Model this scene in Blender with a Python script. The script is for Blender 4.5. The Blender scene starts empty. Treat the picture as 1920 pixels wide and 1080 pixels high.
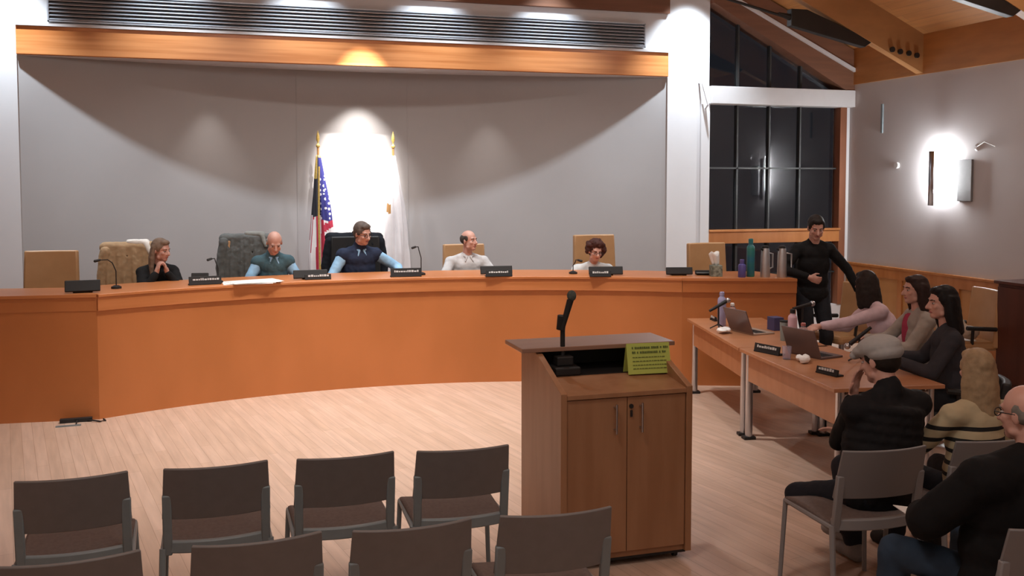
import bpy, math, random
from mathutils import Vector, Matrix, Euler
V = Vector
R = math.radians
random.seed(7)
scn = bpy.context.scene
col = scn.collection

# ---------------------------------------------------------------- camera, world, exposure
cd = bpy.data.cameras.new('camera'); cam = bpy.data.objects.new('camera', cd); col.objects.link(cam)
cam.location = (0, 0, 2.1); cam.rotation_euler = (R(90 - 3.12), 0, R(-16.9))
cd.sensor_width = 36; cd.lens = 33.75; cd.shift_y = -0.0531; cd.clip_start = .05
scn.camera = cam
w = bpy.data.worlds.new('night'); scn.world = w; w.use_nodes = True
w.node_tree.nodes['Background'].inputs[0].default_value = (.010, .011, .014, 1)
w.node_tree.nodes['Background'].inputs[1].default_value = .6
vs = scn.view_settings
vs.view_transform = 'Standard'; vs.look = 'None'; vs.gamma = 1; vs.use_curve_mapping = False; vs.exposure = 0.75

COOL = (.80, .91, 1.0); NEUT = (1.0, .95, .90); WARM = (1.0, .88, .76)
def spot(name, loc, target, watts, deg, blend=.3, color=NEUT, size=.05):
    l = bpy.data.lights.new(name, 'SPOT'); l.energy = watts; l.spot_size = R(deg); l.spot_blend = blend
    l.color = color; l.shadow_soft_size = size
    o = bpy.data.objects.new(name, l); col.objects.link(o); o.location = loc
    o.rotation_euler = (V(target) - V(loc)).to_track_quat('-Z', 'Y').to_euler(); return o
def point(name, loc, watts, color=NEUT, size=.2):
    l = bpy.data.lights.new(name, 'POINT'); l.energy = watts; l.color = color; l.shadow_soft_size = size
    o = bpy.data.objects.new(name, l); col.objects.link(o); o.location = loc; return o
# row of wall washers above the header beam
for x, e in ((-2.3, 300), (-.53, 150), (.99, 150), (2.51, 150), (4.03, 150), (6.0, 380)):
    spot('wall_washer_lamp', (x, 11.13, 4.95), (x, 11.50, 3.0), e * 1.15, 76, 1, COOL, .04)
# recessed lamps in the soffit over the flags
spot('soffit_lamp', (1.72, 11.84, 3.44), (1.66, 12.3, 1.6), 120, 74, 1, NEUT, .03)
spot('framing_lamp', (1.66, 9.85, 5.72), (1.66, 12.3, 2.1), 2600, 17, .75, NEUT, .03)
for x in (-.08, 3.35):
    spot('soffit_lamp', (x, 11.86, 3.44), (x, 12.0, 1.0), 20, 60, 1, NEUT, .03)
# roof lamps over the floor in front of the dais, plus added fill
for x, y, z, tx, ty, e, deg in ((.2, 7.6, 5.2, .3, 7.9, 400, 70), (2.0, 7.8, 5.9, 2.0, 8.1, 640, 75), (4.0, 7.4, 5.0, 3.2, 8.0, 80, 60),
                           (1.0, 8.6, 5.6, 1.0, 11.0, 165, 85), (3.0, 8.6, 5.5, 3.0, 11.0, 165, 85), (-1.2, 8.6, 4.8, -.8, 11.0, 80, 85), (5.2, 8.0, 4.6, 5.2, 11.0, 100, 85)):  # this row: soft fill added to brighten the back wall and council
    spot('roof_and_fill_lamp', (x, y, z), (tx, ty, 0), e, deg, 1, NEUT, .12)
for x, y, e in ((0, 3.0, 80), (3.6, 3.0, 14), (1.7, 0.2, 50), (6.4, 6.5, 50)):  # unseen points added as ambient fill for the closed room
    point('ambient_fill', (x, y, 4.6), e, NEUT, .5)

# ---------------------------------------------------------------- materials
def mat(name, color, rough=.6, metal=0, noise=0, nscale=8, bump=0, stretch=(1, 1, 1), c2=None, spec=.5, trans=0, emit=None, estr=0, rot=0, detail=4, coat=0):
    m = bpy.data.materials.new(name); m.use_nodes = True
    nt = m.node_tree; b = nt.nodes['Principled BSDF']
    b.inputs['Base Color'].default_value = (*color, 1); b.inputs['Roughness'].default_value = rough
    b.inputs['Metallic'].default_value = metal; b.inputs['Specular IOR Level'].default_value = spec
    b.inputs['Coat Weight'].default_value = coat
    if trans: b.inputs['Transmission Weight'].default_value = trans
    if emit: b.inputs['Emission Color'].default_value = (*emit, 1); b.inputs['Emission Strength'].default_value = estr
    tc = nt.nodes.new('ShaderNodeTexCoord'); mp = nt.nodes.new('ShaderNodeMapping'); nz = nt.nodes.new('ShaderNodeTexNoise')
    mp.inputs['Scale'].default_value = stretch; mp.inputs['Rotation'].default_value = (0, 0, rot)
    nz.inputs['Scale'].default_value = nscale; nz.inputs['Detail'].default_value = detail
    nt.links.new(tc.outputs['Object'], mp.inputs['Vector']); nt.links.new(mp.outputs[0], nz.inputs['Vector'])
    c2 = c2 or tuple(c * (1 - noise) for c in color)
    mx = nt.nodes.new('ShaderNodeMix'); mx.data_type = 'RGBA'
    mx.inputs[6].default_value = (*color, 1); mx.inputs[7].default_value = (*c2, 1)
    rp = nt.nodes.new('ShaderNodeValToRGB'); rp.color_ramp.elements[0].position = .38; rp.color_ramp.elements[1].position = .65
    nt.links.new(nz.outputs['Fac'], rp.inputs[0]); nt.links.new(rp.outputs[0], mx.inputs[0]); nt.links.new(mx.outputs[2], b.inputs['Base Color'])
    if bump:
        bp = nt.nodes.new('ShaderNodeBump'); bp.inputs['Strength'].default_value = bump; bp.inputs['Distance'].default_value = .01
        nt.links.new(nz.outputs['Fac'], bp.inputs['Height']); nt.links.new(bp.outputs[0], b.inputs['Normal'])
    return m
def planks(name, c1, c2, c3, width, length, rot, rough, axes=(0, 1)):
    m = bpy.data.materials.new(name); m.use_nodes = True; nt = m.node_tree; N = nt.nodes; L = nt.links
    b = N['Principled BSDF']; b.inputs['Roughness'].default_value = rough
    tc = N.new('ShaderNodeTexCoord'); mp = N.new('ShaderNodeMapping'); mp.inputs['Rotation'].default_value = (0, 0, rot)
    L.new(tc.outputs['Object'], mp.inputs['Vector'])
    br = N.new('ShaderNodeTexBrick'); br.offset = .37; br.inputs['Scale'].default_value = 1
    br.inputs['Color1'].default_value = (*c1, 1); br.inputs['Color2'].default_value = (*c2, 1); br.inputs['Mortar'].default_value = (*c3, 1)
    br.inputs['Mortar Size'].default_value = .0018; br.inputs['Brick Width'].default_value = length; br.inputs['Row Height'].default_value = width
    br.inputs['Mortar Smooth'].default_value = .3
    L.new(mp.outputs[0], br.inputs['Vector'])
    m2 = N.new('ShaderNodeMapping'); m2.inputs['Scale'].default_value = (1.2, 14, 1); L.new(mp.outputs[0], m2.inputs['Vector'])
    nz = N.new('ShaderNodeTexNoise'); nz.inputs['Scale'].default_value = 1.6; nz.inputs['Detail'].default_value = 5; L.new(m2.outputs[0], nz.inputs['Vector'])
    mr = N.new('ShaderNodeMapRange'); mr.inputs[1].default_value = .3; mr.inputs[2].default_value = .7; mr.inputs[3].default_value = .86; mr.inputs[4].default_value = 1.08
    L.new(nz.outputs['Fac'], mr.inputs[0])
    mx = N.new('ShaderNodeMix'); mx.data_type = 'RGBA'; mx.blend_type = 'MULTIPLY'; mx.inputs[0].default_value = 1
    L.new(br.outputs['Color'], mx.inputs[6]); L.new(mr.outputs[0], mx.inputs[7]); L.new(mx.outputs[2], b.inputs['Base Color'])
    return m
M = {}
M['floor'] = planks('maple_floor', (.60, .44, .35), (.54, .39, .30), (.38, .26, .19), .083, 1.3, R(-(90 + 11)), .38)
M['ceil'] = planks('ceiling_boards', (.52, .235, .075), (.46, .20, .06), (.2, .08, .03), .14, 3.0, R(90), .55)
M['ply'] = mat('plywood', (.50, .22, .07), .55, noise=.15, nscale=2, stretch=(1, 1, 6))
M['wallw'] = mat('white_wall_paint', (.66, .65, .66), .7, noise=.02, nscale=3)
M['wallr'] = mat('side_wall_paint', (.52, .49, .49), .7, noise=.04, nscale=2)
M['gray'] = mat('grey_wall_paint', (.40, .385, .385), .65, noise=.03, nscale=2)
M['orange'] = mat('cherry_veneer', (.50, .172, .052), .42, c2=(.44, .15, .042), nscale=1.6, stretch=(1, 1, .5), detail=3)
M['orange_d'] = mat('cherry_edge', (.54, .20, .07), .38, c2=(.47, .165, .05), nscale=3, stretch=(.4, .4, 6))
M['beam'] = mat('fir_beam', (.66, .27, .095), .32, c2=(.50, .175, .05), nscale=2.2, stretch=(.35, 1, 9), detail=6)
M['rafter'] = mat('fir_rafter', (.50, .24, .09), .5, noise=.25, nscale=3, stretch=(.4, 4, 1))
M['brown'] = mat('brown_wood', (.20, .085, .045), .6, noise=.2, nscale=3, stretch=(.4, 1, 5))
M['wains'] = mat('wainscot_wood', (.50, .20, .06), .45, c2=(.42, .155, .04), nscale=2.5, stretch=(3, 3, .5))
M['redwood'] = mat('window_redwood', (.26, .095, .045), .45, noise=.2, nscale=2.5, stretch=(3, 3, .5))
M['wains_p'] = mat('wainscot_panel', (.50, .24, .08), .5, c2=(.44, .20, .06), nscale=2, stretch=(3, 3, .5))
M['darkwood'] = mat('dark_red_wood', (.10, .028, .016), .4, noise=.3, nscale=3, stretch=(3, 3, .5))
M['lect'] = mat('lectern_veneer', (.36, .185, .095), .42, c2=(.31, .15, .072), nscale=4, stretch=(3, 3, .35), detail=5)
M['lect_top'] = mat('lectern_shelf', (.30, .17, .12), .3, c2=(.27, .15, .10), nscale=4, stretch=(.4, 4, 4))
M['table'] = mat('table_veneer', (.46, .21, .105), .34, c2=(.41, .18, .085), nscale=3, stretch=(4, .5, 1))
M['black'] = mat('black_plastic', (.010, .010, .011), .6, noise=.2)
M['steelblack'] = mat('black_steel', (.015, .013, .012), .5, noise=.2)
M['chrome'] = mat('satin_metal', (.55, .56, .60), .28, 1, noise=.1)
M['steel'] = mat('steel_thermos', (.60, .62, .64), .45, 1, noise=.1)
M['alu'] = mat('grille_metal', (.50, .54, .60), .35, .4, noise=.1)
M['dark'] = mat('dark_void', (.02, .02, .022), .8)
M['chair'] = mat('chair_shell', (.19, .182, .182), .5, noise=.06, nscale=20)
M['chairf'] = mat('chair_frame', (.21, .255, .275), .45, noise=.06, nscale=20)
M['chairs'] = mat('chair_seat_fabric', (.16, .125, .115), .9, noise=.15, nscale=60, bump=.2)
M['tan'] = mat('tan_leather', (.50, .29, .14), .42, c2=(.44, .25, .115), nscale=4, bump=.05)
M['white'] = mat('white_paper', (.85, .85, .84), .6)
M['offw'] = mat('white_trim', (.62, .60, .60), .5, noise=.03)
M['glass'] = mat('window_glass', (.9, .92, .95), .02, trans=1)
M['mull'] = mat('muntin_metal', (.03, .03, .03), .5, noise=.1)
M['green'] = mat('green_card', (.46, .55, .11), .6, noise=.05)
M['ink'] = mat('dark_ink', (.10, .14, .03), .7)
M['textw'] = mat('pale_lettering', (.55, .55, .55), .6)
M['red'] = mat('flag_red', (.50, .03, .07), .75, noise=.15, nscale=10)
M['flagw'] = mat('flag_white', (.78, .76, .78), .75, noise=.05, nscale=10)
M['navy'] = mat('flag_navy', (.02, .02, .03), .75, noise=.2)
M['gold'] = mat('gold_fringe', (.55, .38, .10), .5, noise=.3, nscale=60)
M['pole'] = mat('brass_pole', (.50, .27, .10), .35, .3, noise=.1)
M['skin'] = mat('skin', (.62, .36, .29), .5, c2=(.56, .30, .24), nscale=12)
M['skin2'] = mat('skin_olive', (.50, .28, .20), .5, c2=(.45, .24, .17), nscale=12)
M['lips'] = mat('lips', (.42, .14, .13), .45)
M['eyew'] = mat('eye_white', (.50, .44, .42), .5)
M['eyed'] = mat('iris_dark', (.03, .02, .015), .3)
M['sconce'] = mat('sconce_tube', (1, 1, 1), .5, emit=(.95, .98, 1.0), estr=170)
M['purple'] = mat('purple_bottle', (.10, .085, .30), .4)
M['teal'] = mat('teal_bottle', (.02, .16, .24), .4, c2=(.03, .20, .14), nscale=4, stretch=(1, 1, 2))
M['pink'] = mat('pink_bottle', (.62, .42, .50), .4)
M['cup'] = mat('grey_cup', (.22, .25, .24), .5)
M['bluebox'] = mat('blue_box', (.06, .06, .16), .5)
M['lapgrey'] = mat('laptop_shell', (.16, .12, .12), .35, .3)
M['lapsilver'] = mat('laptop_silver', (.40, .40, .41), .35, .4)
M['lapgold'] = mat('laptop_edge', (.42, .33, .27), .4, .2)
M['screen'] = mat('screen_black', (.01, .01, .012), .15)
M['bottle'] = mat('clear_plastic', (.85, .85, 1.0), .08, trans=.85)
M['lav'] = mat('lavender_plastic', (.45, .45, .70), .25, trans=.3)
def dots_mat():
    m = bpy.data.materials.new('flag_union'); m.use_nodes = True; nt = m.node_tree; N = nt.nodes; L = nt.links; b = N['Principled BSDF']
    tc = N.new('ShaderNodeTexCoord'); vo = N.new('ShaderNodeTexVoronoi'); vo.inputs['Scale'].default_value = 17; vo.inputs['Randomness'].default_value = .35
    L.new(tc.outputs['Object'], vo.inputs['Vector'])
    rp = N.new('ShaderNodeValToRGB'); rp.color_ramp.interpolation = 'CONSTANT'
    rp.color_ramp.elements[0].color = (.75, .75, .8, 1); rp.color_ramp.elements[1].position = .30; rp.color_ramp.elements[1].color = (.03, .03, .20, 1)
    L.new(vo.outputs['Distance'], rp.inputs[0]); L.new(rp.outputs[0], b.inputs['Base Color']); b.inputs['Roughness'].default_value = .75
    return m
M['union'] = dots_mat()
def cloth(name, c, noise=.15, ns=14, bump=.35, rough=.85):
    if name not in M: M[name] = mat(name, c, rough, noise=noise, nscale=ns, bump=bump, spec=.2)
    return M[name]
def stripes_mat():
    m = bpy.data.materials.new('striped_knit'); m.use_nodes = True; nt = m.node_tree; N = nt.nodes; L = nt.links; b = N['Principled BSDF']
    tc = N.new('ShaderNodeTexCoord'); sx = N.new('ShaderNodeSeparateXYZ'); L.new(tc.outputs['Object'], sx.inputs[0])
    # black bands ring the sleeves and cross the back, cream yoke above
    a = N.new('ShaderNodeMath'); a.operation = 'MODULO'; a.inputs[1].default_value = .062; L.new(sx.outputs['Z'], a.inputs[0])
    g = N.new('ShaderNodeMath'); g.operation = 'LESS_THAN'; g.inputs[1].default_value = .022; L.new(a.outputs[0], g.inputs[0])
    t = N.new('ShaderNodeMath'); t.operation = 'LESS_THAN'; t.inputs[1].default_value = .86; L.new(sx.outputs['Z'], t.inputs[0])
    mu = N.new('ShaderNodeMath'); mu.operation = 'MULTIPLY'; L.new(g.outputs[0], mu.inputs[0]); L.new(t.outputs[0], mu.inputs[1])
    mx = N.new('ShaderNodeMix'); mx.data_type = 'RGBA'; mx.inputs[6].default_value = (.50, .42, .27, 1); mx.inputs[7].default_value = (.012, .012, .012, 1)
    L.new(mu.outputs[0], mx.inputs[0]); L.new(mx.outputs[2], b.inputs['Base Color']); b.inputs['Roughness'].default_value = .9
    return m
M['striped'] = stripes_mat()

# ---------------------------------------------------------------- mesh builder
class MB:
    def __init__(s): s.v = []; s.f = []; s.m = []; s.mi = 0; s.X = Matrix.Identity(4)
    def add(s, vs, fs):
        n = len(s.v); s.v += [tuple(s.X @ V(p)) for p in vs]
        for f in fs: s.f.append(tuple(i + n for i in f)); s.m.append(s.mi)
        return s
    def box(s, c, d, rz=0, rx=0, ry=0, taper=1):
        E = Euler((rx, ry, rz)).to_matrix(); x, y, z = (k / 2 for k in d); vs = []
        for k in (-1, 1):
            t = taper if k > 0 else 1
            for a, b in ((-1, -1), (1, -1), (1, 1), (-1, 1)): vs.append(V(c) + E @ V((a * x * t, b * y * t, k * z)))
        return s.add(vs, [(3, 2, 1, 0), (4, 5, 6, 7), (0, 1, 5, 4), (1, 2, 6, 5), (2, 3, 7, 6), (3, 0, 4, 7)])
    def bb(s, x0, x1, y0, y1, z0, z1): return s.box(((x0 + x1) / 2, (y0 + y1) / 2, (z0 + z1) / 2), (x1 - x0, y1 - y0, z1 - z0))
    def prism(s, poly, z0, z1):           # polygon in x, y
        n = len(poly); vs = [(p[0], p[1], z0) for p in poly] + [(p[0], p[1], z1) for p in poly]
        return s.add(vs, [tuple(range(n))[::-1], tuple(range(n, 2 * n))] + [(i, (i + 1) % n, (i + 1) % n + n, i + n) for i in range(n)])
    def prism_y(s, poly, y0, y1):         # polygon in x, z
        n = len(poly); vs = [(p[0], y0, p[1]) for p in poly] + [(p[0], y1, p[1]) for p in poly]
        return s.add(vs, [tuple(range(n)), tuple(range(n, 2 * n))[::-1]] + [(i + n, (i + 1) % n + n, (i + 1) % n, i) for i in range(n)])
    def prism_x(s, poly, x0, x1):         # polygon in y, z
        n = len(poly); vs = [(x0, p[0], p[1]) for p in poly] + [(x1, p[0], p[1]) for p in poly]
        return s.add(vs, [tuple(range(n))[::-1], tuple(range(n, 2 * n))] + [(i, (i + 1) % n, (i + 1) % n + n, i + n) for i in range(n)])
    def band(s, A, B, z0, z1):            # curved slab between two x, y paths
        n = len(A); vs = []
        for a, b in zip(A, B): vs += [(a[0], a[1], z0), (b[0], b[1], z0), (b[0], b[1], z1), (a[0], a[1], z1)]
        fs = [(3, 2, 1, 0), tuple(4 * (n - 1) + k for k in range(4))]
        for i in range(n - 1):
            for k in range(4): fs.append((4 * i + k, 4 * i + (k + 1) % 4, 4 * i + 4 + (k + 1) % 4, 4 * i + 4 + k))
        return s.add(vs, fs)
    def tube(s, pts, rad, n=10):
        pts = [V(p) for p in pts]; rad = [rad] * len(pts) if not hasattr(rad, '__len__') else rad
        vs = []; d0 = (pts[1] - pts[0]).normalized(); up = V((0, 0, 1)) if abs(d0.z) < .9 else V((1, 0, 0)); sd = d0.cross(up).normalized()
        for i, p in enumerate(pts):
            d = (pts[min(i + 1, len(pts) - 1)] - pts[max(i - 1, 0)])
            d = d.normalized() if d.length > 1e-9 else d0
            sd = (sd - d * sd.dot(d)).normalized(); t = d.cross(sd)
            for k in range(n):
                a = 2 * math.pi * k / n; vs.append(p + (sd * math.cos(a) + t * math.sin(a)) * rad[i])
        fs = [tuple(range(n))[::-1], tuple((len(pts) - 1) * n + k for k in range(n))]
        for i in range(len(pts) - 1):
            for k in range(n): fs.append((i * n + k, i * n + (k + 1) % n, (i + 1) * n + (k + 1) % n, (i + 1) * n + k))
        return s.add(vs, fs)
    def cap(s, a, b, r0, r1=None, n=14):  # tapered capsule
        a, b = V(a), V(b); r1 = r0 if r1 is None else r1
        d = (b - a); L = d.length; d = d.normalized() if L > 1e-6 else V((0, 0, 1))
        P = []; Q = []
        for t in (85, 60, 30): P.append(a - d * r0 * math.sin(R(t))); Q.append(r0 * math.cos(R(t)))
        P += [a, b]; Q += [r0, r1]
        for t in (30, 60, 85): P.append(b + d * r1 * math.sin(R(t))); Q.append(r1 * math.cos(R(t)))
        return s.tube(P, Q, n)
    def ell(s, c, r, E=None, n=16):
        E = E or Matrix.Identity(3); vs = []; h = n // 2
        for i in range(1, h):
            t = math.pi * i / h
            for k in range(n):
                a = 2 * math.pi * k / n
                vs.append(V(c) + E @ V((r[0] * math.sin(t) * math.cos(a), r[1] * math.sin(t) * math.sin(a), r[2] * math.cos(t))))
        vs += [V(c) + E @ V((0, 0, r[2])), V(c) + E @ V((0, 0, -r[2]))]; q = len(vs)
        fs = []
        for i in range(h - 2):
            for k in range(n): fs.append((i * n + k, (i + 1) * n + k, (i + 1) * n + (k + 1) % n, i * n + (k + 1) % n))
        for k in range(n): fs.append((q - 2, k, (k + 1) % n)); fs.append((q - 1, (h - 2) * n + (k + 1) % n, (h - 2) * n + k))
        return s.add(vs, fs)
    def lathe(s, prof, c=(0, 0, 0), n=24):
        vs = []
        for r, z in prof:
            for k in range(n):
                a = 2 * math.pi * k / n; vs.append((c[0] + r * math.cos(a), c[1] + r * math.sin(a), c[2] + z))
        m = len(prof); fs = [tuple(range(n))[::-1], tuple((m - 1) * n + k for k in range(n))]
        for i in range(m - 1):
            for k in range(n): fs.append((i * n + k, i * n + (k + 1) % n, (i + 1) * n + (k + 1) % n, (i + 1) * n + k))
        return s.add(vs, fs)
    def grid(s, fn, nu, nv, th=0):        # sheet (double sided with thickness th along its normal)
        P = [[V(fn(i / nu, j / nv)) for j in range(nv + 1)] for i in range(nu + 1)]
        vs = [p for r_ in P for p in r_]; W = nv + 1
        fs = [(i * W + j, (i + 1) * W + j, (i + 1) * W + j + 1, i * W + j + 1) for i in range(nu) for j in range(nv)]
        if th:
            Nn = []
            for i in range(nu + 1):
                for j in range(nv + 1):
                    a = P[min(i + 1, nu)][j] - P[max(i - 1, 0)][j]; b = P[i][min(j + 1, nv)] - P[i][max(j - 1, 0)]
                    nn = a.cross(b); Nn.append(nn.normalized() if nn.length > 1e-9 else V((0, 0, 1)))
            k = len(vs); vs = vs + [p - n_ * th for p, n_ in zip(vs, Nn)]
            fs = fs + [tuple(x + k for x in f)[::-1] for f in fs]
            for i in range(nu):
                a, b = i * W, (i + 1) * W; fs += [(a, a + k, b + k, b), (b + nv, b + nv + k, a + nv + k, a + nv)]
            for j in range(nv):
                a, b = j, j + 1; fs += [(b, b + k, a + k, a)]
                a, b = nu * W + j, nu * W + j + 1; fs += [(a, a + k, b + k, b)]
        return s.add(vs, fs)
    def mesh(s, name, mats):
        me = bpy.data.meshes.new(name); me.from_pydata(s.v, [], s.f)
        for m in (mats if isinstance(mats, (list, tuple)) else [mats]): me.materials.append(m)
        me.polygons.foreach_set('material_index', s.m); me.update(); return me
    def build(s, name, mats, parent=None, smooth=False, bevel=0):
        me = s.mesh(name, mats); o = bpy.data.objects.new(name, me); col.objects.link(o); o.parent = parent
        if smooth:
            for p in me.polygons: p.use_smooth = True
            if smooth != 'all': me.set_sharp_from_angle(angle=R(40))
        if bevel:
            b = o.modifiers.new('bevel', 'BEVEL'); b.width = bevel; b.segments = 2; b.limit_method = 'ANGLE'; b.angle_limit = R(40)
        return o
    def fuse(s, name, mat_, parent=None, voxel=.009, smooth=3, disp=0, dscale=.05):
        me = s.mesh(name, mat_); o = bpy.data.objects.new(name, me); col.objects.link(o)
        r = o.modifiers.new('r', 'REMESH'); r.mode = 'VOXEL'; r.voxel_size = voxel; r.use_smooth_shade = True
        if smooth: k = o.modifiers.new('s', 'SMOOTH'); k.iterations = smooth; k.factor = .5
        if disp:
            t = bpy.data.textures.get('folds%g' % dscale) or bpy.data.textures.new('folds%g' % dscale, 'CLOUDS'); t.noise_scale = dscale
            k = o.modifiers.new('d', 'DISPLACE'); k.texture = t; k.strength = disp; k.mid_level = .5
        dg = bpy.context.evaluated_depsgraph_get(); dg.update()
        m2 = bpy.data.meshes.new_from_object(o.evaluated_get(dg)); m2.name = name
        o.modifiers.clear(); o.data = m2; bpy.data.meshes.remove(me)
        for p in m2.polygons: p.use_smooth = True
        o.parent = parent; return o
def tag(o, label=None, cat=None, group=None, kind=None):
    if label: o['label'] = label
    if cat: o['category'] = cat
    if group: o['group'] = group
    if kind: o['kind'] = kind
    return o
def empty(name, loc=(0, 0, 0), rz=0, label=None, cat=None, group=None):
    o = bpy.data.objects.new(name, None); col.objects.link(o); o.location = loc; o.rotation_euler = (0, 0, rz)
    return tag(o, label, cat, group)
def struct(name, mb, m, smooth=False, bevel=0):
    o = mb.build(name, m, None, smooth, bevel); o['kind'] = 'structure'; return o
def copy_tree(o, parent=None):
    c = o.copy(); col.objects.link(c)
    if parent is not None: c.parent = parent
    for ch in [x for x in bpy.data.objects if x.parent == o]: copy_tree(ch, c)
    return c

# ---------------------------------------------------------------- room shell
XL, XR, YB, YR = -4.98, 8.56, 11.7, -3.0
RX = (XL + XR) / 2; SL = .459
def roof(x, base): return base + SL * ((XR - x) if x > RX else (x - XL))
struct('floor', MB().bb(XL - .3, XR + .3, YR - .3, 13.0, -.15, 0), M['floor'])
struct('wall_left', MB().bb(XL - .2, XL, YR, YB, 0, 3.5), M['wallw'])
struct('wall_right', MB().bb(XR, XR + .2, YR, YB + .3, 0, 3.455), M['wallr'])
rear = MB().prism_y([(XL, 0), (XR, 0), (XR, 4.0), (RX, roof(RX, 3.95)), (XL, 4.0)], YR - .2, YR)
struct('wall_rear', rear, M['wallw'])
BX0, BX1 = -2.105, 5.718            # the recess
bk = MB()
bk.prism_y([(XL, 0), (BX0, 0), (BX0, roof(BX0, 3.95)), (XL, roof(XL, 3.95))], YB, YB + .3)
bk.prism_y([(BX0, 3.48), (BX1, 3.48), (BX1, roof(BX1, 3.95)), (RX, roof(RX, 3.95)), (BX0, roof(BX0, 3.95))], YB, YB + .1)
bk.prism_y([(BX1, 0), (6.335, 0), (6.335, roof(6.335, 3.95)), (BX1, roof(BX1, 3.95))], YB, YB + .35)
bk.bb(8.50, XR + .2, YB, YB + .3, 0, 3.5)
bk.bb(6.335, 8.5, YB, YB + .3, 0, .35)
struct('wall_back', bk, M['wallw'])
# curved grey wall of the recess
cx = (BX0 + BX1) / 2; S = .60; half = (BX1 - BX0) / 2; RR = (half * half + S * S) / (2 * S)
def rec(x, off=0): return YB + .02 + math.sqrt(max((RR + off) ** 2 - (x - cx) ** 2, 0)) - (RR - S)
xs = [BX0 + .0 + (BX1 - BX0) * i / 60 for i in range(61)]
struct('wall_recess', MB().band([(x, rec(x)) for x in xs], [(x, rec(x, .15)) for x in xs], 0, 3.60), M['gray'], smooth=True)
struct('ceiling_soffit', MB().prism([(BX0, YB + .1), (BX1, YB + .1)] + [(x, rec(x, .05)) for x in xs[::-1]], 3.485, 3.58), M['wallw'])
for x in (.93, 2.33):
    struct('trim_recess', MB().bb(x - .006, x + .006, rec(x) - .004, rec(x) + .01, 0, 3.48), M['gray'])
# platform behind the dais
struct('floor_platform', MB().prism([(XL, 9.4), (-1.0, 9.35), (.0, 9.7), (1.5, 9.95), (3.0, 9.7), (4.5, 9.1), (5.6, 8.9), (5.65, 12.35), (XL, 12.35)], 0, .28), M['brown'])
# ceiling slopes
cl = MB()
cl.prism_y([(XR + .2, 3.95 - .2 * SL), (RX, roof(RX, 3.95)), (RX, roof(RX, 4.1)), (XR + .2, 4.1 - .2 * SL)], YR, YB + .3)
cl.prism_y([(XL - .2, 3.95 - .2 * SL), (XL - .2, 4.1 - .2 * SL), (RX, roof(RX, 4.1)), (RX, roof(RX, 3.95))], YR, YB + .3)
struct('ceiling', cl, M['ceil'])
bl = MB().bb(XR - .02, XR + .18, YR, YB, 3.455, 3.98)
struct('trim_1', bl, M['ply'])
struct('trim_2', MB().bb(XL - .2, XL + .02, YR, YB, 3.455, 3.98), M['ply'])
# rafters
RL = ['fir roof rafter nearest the window wall, meeting the side wall above the wall light', 'second fir roof rafter from the window wall, near the top right corner',
      'third fir roof rafter, beyond the frame above the audience', 'fourth fir roof rafter, beyond the frame over the audience']
for k, y in enumerate((10.27, 7.94)):
    m = MB()
    m.prism_y([(XR, 3.46), (XR, 3.95), (RX, roof(RX, 3.95)), (RX, roof(RX, 3.46))], y - .06, y + .06)
    m.prism_y([(XL, 3.46), (RX, roof(RX, 3.46)), (RX, roof(RX, 3.95)), (XL, 3.95)], y - .06, y + .06)
    rf_ = tag(m.build('rafter', M['rafter']), RL[k], 'roof beam')
    for bx_, bz_ in ((8.066, 3.745), (8.185, 3.723), (8.314, 3.708), (8.435, 3.686)):
        MB().tube([(bx_, y - .085, bz_), (bx_, y - .06, bz_)], .034, 14).build('bolt', M['steelblack'], rf_, smooth=True)
m = MB().prism_y([(XR, 3.30), (XR, 3.93), (6.34, roof(6.34, 3.93)), (6.34, roof(6.34, 3.46))], YB - .10, YB + .2)
tag(m.build('rake_beam', M['brown']), 'sloping brown beam along the roof above the triangular window', 'roof beam')
m = MB().prism_y([(XR, 3.62), (XR, 3.67), (6.34, roof(6.34, 3.69)), (6.34, roof(6.34, 3.64))], YB - .14, YB - .1)
struct('trim_3', m, M['offw'])
# black steel truss ties
for k, (y, lab) in enumerate(((10.27, 'black steel truss bracket and rod under the rafter above the tall window'), (7.94, 'black steel truss bracket and rod near the top right corner'))):
    t = empty('truss_tie', (7.8, y, 3.78), 0, lab, 'truss bracket')
    m = MB().prism_y([(0, .06), (-.12, -.02), (-1.17, .20), (-1.17, .40), (-.95, .40)], -.05, .05); m.build('bracket', M['steelblack'], t, bevel=.006)
    m = MB().tube([(-1.1, 0, .29), (-1.32, 0, .34)], [.05, .02], 10); m.build('clevis', M['steelblack'], t, smooth=True)
    m = MB().tube([(-1.2, 0, .30), (-4.5, 0, 1.02)], .018, 8); m.build('rod', M['steelblack'], t, smooth=True)
# header beam, upper beam, grille
m = MB().bb(BX0, BX1, YB - .03, YB + .10, 3.485, 3.80)
tag(m.build('header_beam', M['beam'], bevel=.008), 'long orange fir beam across the top of the grey recessed wall', 'beam')
m = MB().bb(BX0, BX1, YB - .06, YB, 4.31, 4.62)
tag(m.build('upper_beam', M['brown'], bevel=.005), 'brown wooden beam along the top edge, above the metal louvre grille', 'beam')
g = empty('air_grille', (1.79, YB - .01, 3.85), 0, 'long metal louvre grille between the two wooden beams', 'air grille')
gx0, gx1 = -1.78 - 1.79, 5.367 - 1.79
MB().bb(gx0, gx1, -.004, .006, .0, .31).build('backing', M['dark'], g)
m = MB()
for a, b, c, d in ((gx0, gx1, 0, .012), (gx0, gx1, .298, .31)): m.bb(a, b, -.05, 0, c, d)
m.bb(gx0, gx0 + .015, -.05, 0, 0, .31); m.bb(gx1 - .015, gx1, -.05, 0, 0, .31); m.build('frame', M['alu'], g)
for i in range(7):
    MB().box(((gx0 + gx1) / 2, -.03, .035 + .041 * i), (gx1 - gx0 - .03, .045, .010), rx=R(35)).build('slat', M['alu'], g)
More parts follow.
